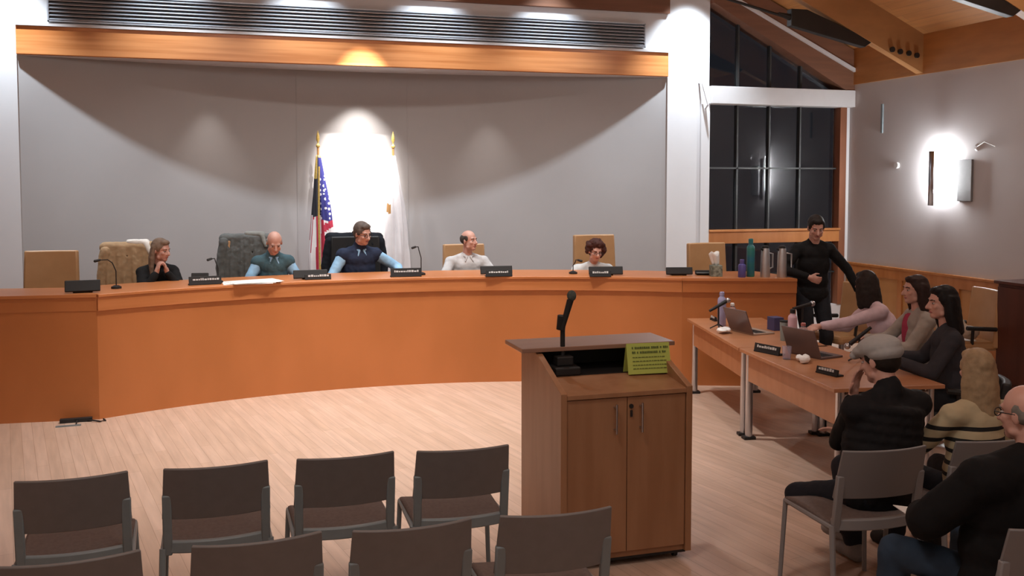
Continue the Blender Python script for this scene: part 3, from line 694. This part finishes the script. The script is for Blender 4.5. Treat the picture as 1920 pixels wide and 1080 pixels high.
# ---------------------------------------------------------------- staff tables
def table(p, q, depth, label):
    p, q = V(p), V(q); L = (q - p).length; an = math.atan2(q.y - p.y, q.x - p.x)      # front edge from far p to near q
    t = empty('folding_table', (p.x, p.y, 0), an, label, 'table')
    m = MB().bb(0, L, 0, depth, .712, .74); m.build('tabletop', M['table'], t, bevel=.004)
    MB().bb(.03, L - .03, .05, .065, .48, .712).build('modesty_panel', M['table'], t, bevel=.002)
    for xx in (.05, L - .05):
        for yy in (.07, depth - .08):
            l = MB(); l.bb(xx - .03, xx + .03, yy - .045, yy + .045, .03, .71) if False else l.tube([(xx, yy, .02), (xx, yy, .712)], .030, 16); l.build('leg', M['chrome'], t, smooth=True)
            MB().box((xx, yy, .012), (.07, .10, .024)).build('foot', M['black'], t, bevel=.004)
        MB().bb(xx - .02, xx + .02, .06, depth - .06, .65, .69).build('cross_bar', M['chrome'], t)
    return t
table((4.42, 8.565), (4.04, 6.925), .76, 'wood-topped table at its far end by the dais, holding the first laptop')
table((4.035, 6.90), (3.835, 5.35), .80, 'wood-topped table nearer the audience, joined to the far one')
TZ = .74
def desk_mic(loc, rz, label, hgt=.20, tilt=20, dirv=1):
    t = empty('desk_microphone', loc, rz, label, 'microphone')
    m = MB()
    for k in range(3): q = 2 * math.pi * k / 3; m.tube([(0, 0, .05), (.08 * math.cos(q), .08 * math.sin(q), .006)], .006, 6)
    m.build('tripod', M['black'], t, smooth=True)
    MB().tube([(0, 0, .04), (0, 0, hgt)], .008, 8).build('stem', M['black'], t, smooth=True)
    a = R(tilt); d = V((math.cos(a), 0, math.sin(a)))
    o = V((0, 0, hgt)); MB().tube([o - d * .11, o + d * .09], [.012, .018], 12).build('microphone_body', M['black'], t, smooth=True)
    MB().ell(o + d * .115, (.025, .025, .025), n=12).build('microphone_head', M['chrome'], t, smooth=True)
def laptop(loc, rz, label, shell, edge, open_=105, wd=.33):
    t = empty('laptop', loc, rz, label, 'laptop')      # hinge along x, keyboard toward +y, screen rises at y=0
    MB().bb(-wd / 2, wd / 2, 0, .23, 0, .016).build('keyboard_deck', edge, t, bevel=.003)
    a = R(open_ - 90); m = MB(); m.X = Matrix.Rotation(a, 4, 'X'); m.bb(-wd / 2, wd / 2, -.010, 0, .0, .225); m.X = Matrix.Identity(4)
    s_ = m.build('lid', shell, t, bevel=.003); s_.location = (0, 0, .016)
    m = MB(); m.X = Matrix.Rotation(a, 4, 'X'); m.bb(-wd / 2 + .008, wd / 2 - .008, .0, .0015, .01, .215); m.X = Matrix.Identity(4); m.build('screen', M['screen'], s_)
    m = MB()
    for i in range(5):
        for j in range(12): m.bb(-wd * .42 + j * wd * .07, -wd * .42 + j * wd * .07 + wd * .058, .05 + i * .022, .068 + i * .022, .016, .018)
    m.build('keys', M['black'], t)
laptop((4.46, 7.58, TZ), R(-83), 'open dark laptop with a pale edge at the far table, nearest the dais', M['lapgrey'], M['lapgold'], 112)
laptop((4.33, 6.42, TZ), R(-78), 'open brown-grey laptop before the leaning person in the pink shirt', M['lapgrey'], M['lapgrey'], 110, .34)
desk_mic((4.36, 7.83, TZ), R(10), 'handheld microphone on a small stand beside the far dark laptop', .22, 22)
desk_mic((4.86, 7.25, TZ), R(10), 'handheld microphone on a stand above the pink bottle', .27, 8)
desk_mic((4.60, 6.12, TZ), R(160), 'black handheld microphone on a small stand before the leaning person', .19, -40)
nameplate((4.60, 8.36, TZ), R(-100), 'small dark name plate at the far corner of the staff tables', .14, .05)
nameplate((4.12, 6.62, TZ), R(-75), 'grey name plate on the near table below the pink bottle', .26, .085)
nameplate((4.07, 5.76, TZ), R(-80), 'small grey name plate near the flat cap on the near table', .20, .06)
bottle('water_bottle', (4.50, 8.02, TZ), .04, .30, M['lav'], 'tall lavender plastic bottle at the far end of the staff tables', 'bottle', M['lav'], .03)
bottle('water_bottle', (4.52, 7.86, TZ), .032, .22, M['bottle'], 'clear plastic water bottle beside the tall lavender bottle', 'bottle', M['white'], .02)
bottle('water_bottle', (4.57, 6.96, TZ), .038, .27, M['pink'], 'pale pink insulated bottle with a dark cap in the middle of the tables', 'bottle', M['black'], .03)
bottle('water_bottle', (4.50, 6.70, TZ), .033, .20, M['bottle'], 'clear water bottle with a white label right of the pink bottle', 'bottle', M['lips'], .02)
t = empty('tumbler', (4.60, 7.12, TZ), 0, 'grey-green tumbler just left of the pink bottle', 'cup')
MB().lathe([(0, 0), (.036, 0), (.042, .16), (.040, .165), (.036, .155), (0, .15)]).build('body', M['cup'], t, smooth=True)
MB().lathe([(0, 0), (.043, 0), (.043, .012), (0, .016)], (0, 0, .16)).build('lid', M['black'], t, smooth=True)
tag(MB().bb(4.80, 4.90, 7.60, 7.72, TZ, TZ + .12).build('blue_box', M['bluebox'], bevel=.003), 'small dark blue box behind the grey-green tumbler', 'box')
def crumple(loc, label, s=1):
    m = MB(); rnd = random.Random(int(loc[0] * 77))
    for k in range(9): m.ell((rnd.uniform(-.05, .05) * s, rnd.uniform(-.05, .05) * s, .02 * s), (rnd.uniform(.02, .05) * s, rnd.uniform(.02, .04) * s, rnd.uniform(.01, .03) * s), n=8)
    o = m.fuse('crumpled_tissue', M['white'], None, .006, 1, .01, .03); o.location = loc; tag(o, label, 'tissue')
crumple((4.30, 7.62, TZ + .01), 'crumpled white tissue before the far dark laptop', 1)
crumple((4.17, 6.20, TZ + .01), 'crumpled white tissue on the near table right of the grey name plate', 1)
t = empty('drinking_glass', (4.13, 6.36, TZ), 0, 'low clear drinking glass beside the crumpled tissue on the near table', 'glass')
MB().lathe([(0, 0), (.030, 0), (.036, .10), (.034, .10), (.028, .006), (0, .006)]).build('body', M['bottle'], t, smooth=True)
# floor things below the table
m = MB(); 
for k in range(6): m.ell((random.uniform(-.12, .12), random.uniform(-.2, .2), .10), (.14, .18, .12), n=10)
o = m.fuse('floor_bag', cloth('black_bag', (.012, .012, .014)), None, .012, 3, .02, .08); o.location = (5.05, 6.6, -.0); tag(o, 'black bag on the floor under the near table', 'bag')

# ---------------------------------------------------------------- people
def frame(up, side):
    up = up.normalized(); fw = up.cross(side).normalized(); sd = fw.cross(up).normalized()
    return Matrix((sd, fw, up)).transposed()
def ik(a, b, l1, l2, pole):
    d = b - a; L = d.length
    if L > (l1 + l2) * .995: b = a + d.normalized() * (l1 + l2) * .995; d = b - a; L = d.length
    L = max(L, abs(l1 - l2) * 1.05 + .01); x = (l1 * l1 - l2 * l2 + L * L) / (2 * L); h = math.sqrt(max(l1 * l1 - x * x, 0)); u = d.normalized()
    p = V(pole) - u * V(pole).dot(u); p = p.normalized() if p.length > 1e-6 else V((0, 0, -1))
    return a + u * x + p * h, b
def person(label, loc, yaw, skin='skin', scale=1, hip=.55, stand=False, lean=8, sway=0, twist=0, head=(0, 5, 0), wristL=None, wristR=None,
           poleL=(-.6, -.4, -.6), poleR=(.6, -.4, -.6), handL=None, handR=None, palmL=(.5, 0, -.8), palmR=(-.5, 0, -.8), curl=28,
           ankL=None, ankR=None, kneeL=(-.15, 1, .6), kneeR=(.15, 1, .6), wd=1.0, top='black_top', bottom='dark_trousers', shoes='dark_shoes',
           vest=None, collar=None, panel=None, hair=None, hairc=(.05, .035, .025), glasses=False, cap=None, belly=0, puff=False, bulk=0, cat='person', mouth=True):
    t = empty('person', loc, yaw, label, cat); k = scale
    P = V((0, 0, hip)); u = V((math.sin(R(sway)), math.sin(R(lean)), math.cos(R(lean)))).normalized()
    N = P + u * (.50 * k); sd = V((math.cos(R(twist)), math.sin(R(twist)), 0))
    sh = {-1: N - u * .055 * k - sd * .175 * k * wd, 1: N - u * .055 * k + sd * .175 * k * wd}
    hs = V((1, 0, 0)); hipj = {-1: P - hs * .09 * k, 1: P + hs * .09 * k}
    Wd = {-1: V(wristL or (-.25, .32, hip + .12)), 1: V(wristR or (.25, .32, hip + .12))}
    if stand: Ad = {-1: V(ankL or (-.12, 0, .08)), 1: V(ankR or (.12, 0, .08))}
    else: Ad = {-1: V(ankL or (-.12, .44, .08)), 1: V(ankR or (.12, .44, .08))}
    EL = {}; KN = {}
    for s_, pl in ((-1, poleL), (1, poleR)): EL[s_], Wd[s_] = ik(sh[s_], Wd[s_], .285 * k, .255 * k, pl)
    for s_, pl in ((-1, kneeL), (1, kneeR)): KN[s_], Ad[s_] = ik(hipj[s_], Ad[s_], .44 * k, .43 * k, pl)
    HD = {-1: V(handL) if handL else (Wd[-1] - EL[-1]), 1: V(handR) if handR else (Wd[1] - EL[1])}
    hy, hp, hr = head
    EH = Euler((R(-hp), R(hr), R(hy))).to_matrix()
    nb = (u + V((0, 0, 1.2))).normalized()
    Hb = N + nb * .10 * k + u * .0 + V((0, .015, 0)); Hc = Hb + EH @ V((0, .025, .085)) * k
    def hx(p): return Hc + EH @ (V(p) * k)
    E_t = lambda f: frame(u, hs.lerp(sd, f))
    TOR = [(0.0, (.165, .115, .12)), (.26, (.156, .106 + belly * .6, .14)), (.34, (.148, .102 + belly, .13)), (.58, (.160, .112, .15)), (.80, (.150, .098, .10))]
    def torso(m, o, top=True, low=True):
        for f, r in TOR:
            if f == 0 and not low: continue
            c = P + u * (.50 * f) * k + u.cross(-sd) * 0; fw = E_t(f) @ V((0, 1, 0))
            m.ell(c + fw * (.012 + (belly * .5 if .2 < f < .4 else 0)), tuple(q * k * (wd if i == 0 else 1) + o for i, q in enumerate(r)), E_t(f), 20)
        if top:
            for s_ in (-1, 1): m.cap(N - u * .075 * k, sh[s_], .062 * k + o, .055 * k + o); m.cap(N + u * .005, sh[s_] + u * .005, .048 * k + o * .8, .042 * k + o * .8)
    def arm(m, s_, o, cut=0):
        e, w_, a = EL[s_], Wd[s_], sh[s_]; w2 = w_ + (e - w_).normalized() * cut
        m.cap(a, e, .050 * k + o, .038 * k + o); m.cap(e, w2, .038 * k + o, .026 * k + o)
    def leg(m, s_, o, cut=0):
        h_, kn, an = hipj[s_], KN[s_], Ad[s_]; a2 = an + (kn - an).normalized() * cut
        m.cap(h_, kn, .080 * k + o, .054 * k + o, 16); m.cap(kn, a2, .054 * k + o, .034 * k + o * 1.3, 16)
        m.ell(kn.lerp(an, .3) - (V((0, 1, 0)) * .015), (.05 * k + o, .05 * k + o, .12 * k), frame((kn - an), V((1, 0, 0))), 12)
    def foot(m, s_, o):
        an = Ad[s_]; sh_ = (an - KN[s_]).normalized(); f = V((.12 * s_, 1, 0)).normalized()
        if sh_.z > -.5: f = (f + V((0, 0, -.5))).normalized()
        m.cap(an, an + V((0, -.03, -.04)), .035 * k + o, .035 * k + o); m.cap(an + V((0, -.03, -.04)), an + f * .15 * k + V((0, 0, -.048)), .036 * k + o, .030 * k + o); m.cap(an + f * .08 * k + V((0, 0, -.04)), an + f * .16 * k + V((0, 0, -.05)), .040 * k + o, .030 * k + o)
    # body, one continuous surface
    m = MB(); torso(m, -.004)
    m.cap(N - u * .05, Hc + EH @ V((0, -.02, -.04)) * k, .058 * k, .052 * k, 16)
    m.ell(hx((0, -.012, .03)), (.075 * k, .093 * k, .088 * k), EH, 22); m.ell(hx((0, .022, -.035)), (.061 * k, .068 * k, .080 * k), EH, 20)
    m.ell(hx((0, .052, -.088)), (.034 * k, .034 * k, .026 * k), EH, 14); m.cap(hx((-.045, .02, -.07)), hx((.045, .02, -.07)), .024 * k)
    m.cap(hx((0, .088, .008)), hx((0, .108, -.030)), .0085 * k, .0145 * k, 10); m.cap(hx((-.012, .094, -.034)), hx((.012, .094, -.034)), .009 * k, None, 8)
    m.cap(hx((-.035, .074, .024)), hx((.035, .074, .024)), .012 * k, None, 10)                      # brow
    for s_ in (-1, 1):
        m.ell(hx((s_ * .076, -.008, -.008)), (.009 * k, .018 * k, .031 * k), EH @ Euler((0, 0, R(-20 * s_))).to_matrix(), 10)
        m.ell(hx((s_ * .038, .064, -.022)), (.022 * k, .020 * k, .020 * k), EH, 10)
        arm(m, s_, -.004); leg(m, s_, -.006); foot(m, s_, -.004)
        w_ = Wd[s_]; d = HD[s_].normalized(); pn = V(palmL if s_ < 0 else palmR); pn = (pn - d * pn.dot(d)).normalized(); q = d.cross(pn) * (1 if s_ > 0 else -1)   # q points to the thumb side
        F = Matrix((q, pn, d)).transposed()
        m.cap(w_, w_ + d * .03 * k, .026 * k, .026 * k); m.ell(w_ + d * .055 * k, (.041 * k, .016 * k, .052 * k), F, 14)
        for off, ln in ((.031, .066), (.0105, .076), (-.0105, .071), (-.031, .055)):
            p = w_ + d * .088 * k + q * off * k; dd = d.copy(); ax = dd.cross(pn)
            for j, fr_ in enumerate((.45, .32, .23)):
                dd = Matrix.Rotation(R(curl * (.7 + .3 * j)), 3, d.cross(pn)) @ dd; p2 = p + dd * ln * fr_ * k; m.cap(p, p2, (.0092 - .0008 * j) * k, (.0086 - .0008 * j) * k, 8); p = p2
        p = w_ + d * .028 * k + q * .026 * k; p2 = p + (q * .75 + d * .75 + pn * .3).normalized() * .042 * k; p3 = p2 + (q * .2 + d * .9 + pn * .45).normalized() * .032 * k
        m.cap(p, p2, .0125 * k, .0105 * k, 8); m.cap(p2, p3, .0100 * k, .0085 * k, 8)
    body = m.fuse('body', M[skin], t, .0068, 3)
    for s_ in (-1, 1):
        m = MB(); m.ell(hx((s_ * .031, .0735, .002)), (.0115 * k, .0095 * k, .0065 * k), EH, 12); m.mi = 1; m.ell(hx((s_ * .031, .080, .002)), (.0065 * k, .0045 * k, .006 * k), EH, 10); m.build('eye', [M['eyew'], M['eyed']], body, smooth='all')
        m = MB(); m.tube([hx((s_ * .014, .089, .022)), hx((s_ * .032, .086, .028)), hx((s_ * .048, .072, .022))], .0035 * k, 6); m.build('eyebrow', cloth('brow%s' % str(hairc), hairc), body, smooth='all')
    if mouth: m = MB(); m.ell(hx((0, .083, -.062)), (.022 * k, .010 * k, .0065 * k), EH, 12); m.build('mouth', M['lips'], body, smooth='all')
    # clothes
    m = MB(); torso(m, .016 + bulk)
    for s_ in (-1, 1): arm(m, s_, .014 + bulk * .9, .025)
    if puff: pass
    m.cap(N - u * .02, N + nb * .028 * k, .066 * k, .060 * k, 16)
    m.fuse('top', M.get(top) or cloth(top, (.02, .02, .02)), t, .0095, 14, .012, .07)
    m = MB(); m.ell(P + u * -.01, (.175 * k * wd + .004, .125 * k, .12 * k), E_t(0), 20)
    for s_ in (-1, 1): leg(m, s_, .016, .03)
    m.fuse('trousers', cloth(bottom, (.02, .022, .028)), t, .010, 10, .012, .08)
    for s_ in (-1, 1):
        m = MB(); foot(m, s_, .010); m.fuse('shoe', cloth(shoes, (.03, .03, .03)), t, .0095, 2)
    if vest:
        m = MB(); torso(m, .026, True); 
        m.cap(N - u * .03, N + nb * .05 * k, .078 * k, .070 * k, 16)
        if puff:
            for i in range(9):
                f = .06 + i * .10; c = P + u * .50 * f * k; q = .172 if f < .95 else .15
                for a in range(18):
                    a0 = 2 * math.pi * a / 18; a1 = 2 * math.pi * (a + 1) / 18; E_ = E_t(f)
                    m.cap(c + E_ @ V((q * wd * math.cos(a0), .128 * math.sin(a0) + .01, 0)), c + E_ @ V((q * wd * math.cos(a1), .128 * math.sin(a1) + .01, 0)), .034, None, 8)
        m.fuse('vest', cloth(vest, (.02, .02, .03)), t, .010, (5 if puff else 14), .012, .05)
    if panel:    # open front showing the shirt below
        m = MB(); fw = E_t(.6) @ V((0, 1, 0)); c = P + u * .33 * k
        m.ell(c + fw * .095 * k, (.055 * k, .055 * k, .17 * k), E_t(.6), 16); m.ell(N + fw * .03 - u * .03, (.06 * k, .05 * k, .05 * k), E_t(1), 12); m.fuse('shirt_front', cloth(panel, (.4, .1, .15)), t, .009, 2)
    if collar:
        m = MB(); fw = E_t(1) @ V((0, 1, 0)); b0 = N + nb * .035 * k
        pts = []
        for i in range(15):
            a = R(-60 - 0 + (300) * i / 14 - 90 + 150 - 60 + 30); 
        n_ = 14
        for i in range(n_ + 1):
            a = R(110 + 320 * i / n_); pts.append(b0 + E_t(1) @ V((.066 * k * math.cos(a), .066 * k * math.sin(a) + .008, -.022 * (1 + math.sin(a)) * .5)))
        for i in range(n_): m.cap(pts[i], pts[i + 1], .013, None, 8)
        m.cap(pts[0], pts[0] + (fw * .04 - u * .05 - sd * .025), .014, .008, 8); m.cap(pts[-1], pts[-1] + (fw * .04 - u * .05 + sd * .025), .014, .008, 8)
        m.fuse('collar', cloth(collar, (.3, .5, .7)), t, .008, 1)
    # hair
    if hair:
        m = MB(); hm = cloth('hair%s' % str(hairc), hairc, .22, 25, .35, .6); rnd = random.Random(int(loc[0] * 31 + 5)); dsp = .008; ds = .03
        if hair == 'fringe':
            m.ell(hx((0, -.035, -.002)), (.082 * k, .076 * k, .048 * k), EH, 18)
            for s_ in (-1, 1): m.ell(hx((s_ * .070, -.008, .018)), (.012 * k, .024 * k, .030 * k), EH, 10)
        elif hair == 'thin':
            m.ell(hx((0, -.032, .022)), (.083 * k, .082 * k, .070 * k), EH, 18)
            for s_ in (-1, 1): m.ell(hx((s_ * .069, .010, .030)), (.013 * k, .030 * k, .034 * k), EH, 10)
        else:
            m.ell(hx((0, -.022, .040)), (.085 * k, .096 * k, .090 * k), EH, 22)
            m.ell(hx((0, -.045, .0)), (.080 * k, .068 * k, .075 * k), EH, 18)
            m.ell(hx((0, .035, .088)), (.060 * k, .048 * k, .030 * k), EH, 14)
            for s_ in (-1, 1): m.ell(hx((s_ * .071, .014, .030)), (.013 * k, .026 * k, .040 * k), EH, 10)
        if hair in ('long', 'bob', 'straight'):
            L = {'long': .30, 'bob': .20, 'straight': .34}[hair]; nn = 13
            for i in range(nn):
                a = R(200 + (140) * i / (nn - 1)) if hair != 'bob' else R(190 + 160 * i / (nn - 1))
                x, y = .078 * math.cos(a), .078 * math.sin(a) - .005
                p0 = hx((x, y, .03)); p1 = hx((x * 1.12, y * 1.1, -.08)); dz = V((0, -.015, -L * k * rnd.uniform(.85, 1.05)))
                p2 = Hc + EH @ V((x * 1.25, y * 1.15 - .01, 0)) * k + dz
                bv = .012 if hair == 'bob' else 0; m.cap(p0, p1, (.026 + bv) * k, (.030 + bv) * k, 8); m.cap(p1, p2, (.030 + bv) * k, (.022 + bv) * k, 8)
            m.cap(hx((0, -.06, .02)), Hc + V((0, -.10, -L * .8)) * k if hair == 'straight' else hx((0, -.07, -.10)), .05 * k, .045 * k)
        if hair == 'curly':
            dsp = .016; ds = .02
            for i in range(110):
                a = rnd.uniform(0, 6.283); e = rnd.uniform(-.9, 1.5); x, y, z = .104 * math.cos(a) * math.cos(e), .106 * math.sin(a) * math.cos(e) - .02, .095 * math.sin(e) + .035
                if y > .035 and z < .085: continue
                if z < -.03: x *= 1.15
                m.ell(hx((x, y, z)), (rnd.uniform(.026, .040) * k,) * 3, n=8)
        m.fuse('hair', hm, body, .0085, 1, dsp, ds)
    if glasses:
        m = MB()
        for s_ in (-1, 1):
            pts = [hx((s_ * .032 + .023 * math.cos(a), .096, .0 + .017 * math.sin(a))) for a in [2 * math.pi * i / 14 for i in range(15)]]
            m.tube(pts, .0022 * k, 6); m.tube([hx((s_ * .054, .096, .005)), hx((s_ * .080, .06, .008)), hx((s_ * .082, -.01, .006))], .0022 * k, 6)
        m.tube([hx((-.010, .097, .004)), hx((.010, .097, .004))], .002 * k, 6)
        m.build('glasses', M['black'], body, smooth='all')
    return t, hx, EH

C = cloth
C('black_top', (.012, .012, .013)); C('teal_vest', (.06, .115, .14)); C('blue_shirt', (.30, .52, .74)); C('navy_vest', (.022, .032, .065)); C('white_sweater', (.55, .55, .56))
C('white_jacket', (.70, .74, .76)); C('pink_shirt', (.70, .55, .62)); C('beige_jacket', (.40, .37, .34)); C('rose_top', (.45, .06, .12)); C('grey_blazer', (.045, .045, .055))
C('puffy_black', (.014, .014, .016)); C('cream_knit', (.50, .42, .27)); C('blue_jeans', (.035, .06, .10)); C('dark_jeans', (.018, .02, .028)); C('black_jacket', (.008, .008, .009))
C('grey_sneakers', (.28, .27, .27)); C('grey_cap', (.40, .40, .40), .04, 60, .05)
# council members behind the dais
person('person with long light-brown hair and black top, hands clasped under the chin', (-.64, 10.34, PZ), R(196), hip=.50, lean=14, head=(36, 8, 0), scale=.95,
       wristL=(-.05, .27, .92), wristR=(.05, .27, .92), poleL=(-.5, .2, -.8), poleR=(.5, .2, -.8), handL=(.25, .05, .9), handR=(-.25, .05, .9), palmL=(1, -.2, 0), palmR=(-1, -.2, 0), curl=45,
       hair='long', hairc=(.24, .17, .125), wd=.88)
person('person with a grey fringe of hair, teal vest and light blue shirt, looking down', (.52, 10.62, PZ), R(184), hip=.53, lean=15, head=(4, 30, 0), top='blue_shirt', vest='teal_vest', collar='blue_shirt',
       wristL=(-.20, .40, .70), wristR=(.2, .42, .70), hair='fringe', hairc=(.34, .31, .29), wd=.88)
person('person with grey-brown hair and glasses in a navy vest, leaning over the desk', (1.44, 10.72, PZ), R(190), hip=.56, lean=14, sway=0, head=(22, 14, 4), top='blue_shirt', vest='navy_vest', collar='blue_shirt', scale=1.04,
       wristL=(-.38, .40, .78), wristR=(.28, .44, .74), poleL=(-.8, -.3, -.3), hair='short', hairc=(.13, .10, .085), glasses=True, wd=1.02)
person('balding person in a pale grey-white sweater looking to the side', (2.69, 10.66, PZ), R(180), hip=.46, lean=5, head=(38, -2, 0), top='white_sweater', collar='white_sweater',
       wristL=(-.28, .44, .70), wristR=(.28, .44, .70), hair='thin', hairc=(.07, .06, .055), wd=1.10, belly=.03)
person('person with curly dark-brown hair and glasses in a white jacket', (4.04, 10.27, PZ), R(174), hip=.445, lean=24, head=(4, 12, -4), top='white_jacket', panel='black_top', scale=.93,
       wristL=(-.22, .46, .72), wristR=(.22, .46, .72), hair='curly', hairc=(.075, .030, .025), glasses=True, wd=1.1)
# standing person
person('standing person in a black sweater and dark trousers beside the dais end', (5.95, 8.72, 0), R(172), stand=True, hip=.93, lean=3, head=(-12, 22, 0), top='black_top', bottom='dark_trousers', scale=1.03,
       wristR=(.16, .25, 1.12), handR=(-.8, .35, -.30), palmR=(-.2, -1, .2), poleR=(.9, -.2, -.2), curl=40,
       wristL=(-.46, .14, .94), handL=(-.4, .5, -.75), palmL=(.1, -.2, -1), poleL=(-.7, -.4, .2), hair='short', hairc=(.025, .02, .018), kneeL=(0, 1, 0), kneeR=(0, 1, 0), wd=.98)
# staff at the table (facing the tables, -x)
person('person in a pale pink shirt with dark hair, leaning over the table', (5.70, 7.02, 0), R(68), hip=.60, lean=30, sway=2, head=(-62, 6, 0), top='pink_shirt', scale=.97,
       wristL=(-.16, .74, .84), wristR=(.16, .62, .80), handL=(0, 1, -.3), hair='bob', hairc=(.03, .022, .02), wd=.98)
person('person with dark brown hair in a beige jacket over a rose top, smiling', (5.42, 6.42, 0), R(72), hip=.56, lean=3, head=(8, 0, 0), top='beige_jacket', panel='rose_top', scale=.97,
       wristL=(-.15, .42, .80), wristR=(.15, .42, .80), hair='bob', hairc=(.035, .02, .018), wd=.95)
person('person with long black hair in a dark grey blazer at the table', (5.02, 5.60, 0), R(56), hip=.55, lean=6, head=(18, 2, 0), top='grey_blazer', scale=1.0,
       wristL=(-.15, .40, .82), wristR=(.2, .42, .80), hair='bob', hairc=(.010, .009, .010), wd=1.0)
# audience
tt, hx, EH = person('person in a light grey flat cap and black quilted vest, legs crossed', (3.20, 4.08, 0), R(4), hip=.50, lean=5, sway=10, head=(16, 14, 0), top='black_top', vest='puffy_black', bottom='dark_jeans', shoes='grey_sneakers', puff=True,
       wristL=(.04, .25, .95), handL=(.1, -.12, 1), palmL=(.3, -1, 0), poleL=(-.35, .1, -1), wristR=(.10, .34, .72), curl=12,
       ankL=(.18, .42, .16), kneeL=(-1.3, .8, .5), ankR=(.16, .36, .085), kneeR=(.1, 1, .5), hair='short', hairc=(.02, .015, .012), wd=1.12)
m = MB(); m.ell(hx((0, -.014, .070)), (.100, .120, .066), EH, 20); m.ell(hx((0, .04, .060)), (.085, .098, .040), EH, 20); m.ell(hx((0, -.04, .040)), (.098, .098, .056), EH, 20)
m.cap(hx((-.045, .115, .042)), hx((.045, .115, .042)), .022, .022)
o = m.fuse('flat_cap', M['grey_cap'], None, .006, 3); o.parent = tt
o.name = 'cap'
person('person with long blonde hair in a cream sweater with black stripes', (3.76, 4.06, 0), R(-2), hip=.46, lean=2, sway=7, head=(-8, 4, 0), top='striped', bottom='dark_jeans', scale=.94,
       wristL=(-.24, .34, .66), wristR=(.2, .34, .66), hair='straight', hairc=(.38, .27, .16), wd=1.0)
person('person in a black jacket and blue jeans with glasses, at the lower right edge', (3.08, 3.04, 0), R(2), hip=.47, lean=3, sway=8, head=(12, 4, 0), bulk=.032, kneeL=(-.5, .9, .9), top='black_jacket', bottom='blue_jeans', shoes='dark_shoes',
       wristL=(-.18, .36, .66), wristR=(.18, .36, .66), poleL=(-.9, -.2, -.4), hair='fringe', hairc=(.20, .19, .17), glasses=True, wd=1.42, belly=.04, ankL=(-.30, .44, .08))
m = MB().box((0, 0, 0), (.215, .28, .003), rz=R(-25)); o = m.build('paper_sheet', M['white']); o.location = (2.92, 3.40, .655); o.rotation_euler = (R(-6), R(8), 0)
tag(o, 'white paper sheet on the lap of the person in the black jacket', 'paper')

m = MB(); rnd = random.Random(12)
for k in range(8): m.ell((rnd.uniform(-.12, .12), rnd.uniform(-.12, .12), .06 + rnd.uniform(0, .12)), (rnd.uniform(.06, .12), rnd.uniform(.06, .10), rnd.uniform(.05, .10)), n=10)
o = m.fuse('folded_coat', C('cream_coat', (.50, .42, .34)), None, .012, 2, .03, .06); o.location = (7.20, 8.0, .49)
tag(o, 'bundled cream coat on the seat of the tan chair by the side wall', 'coat')
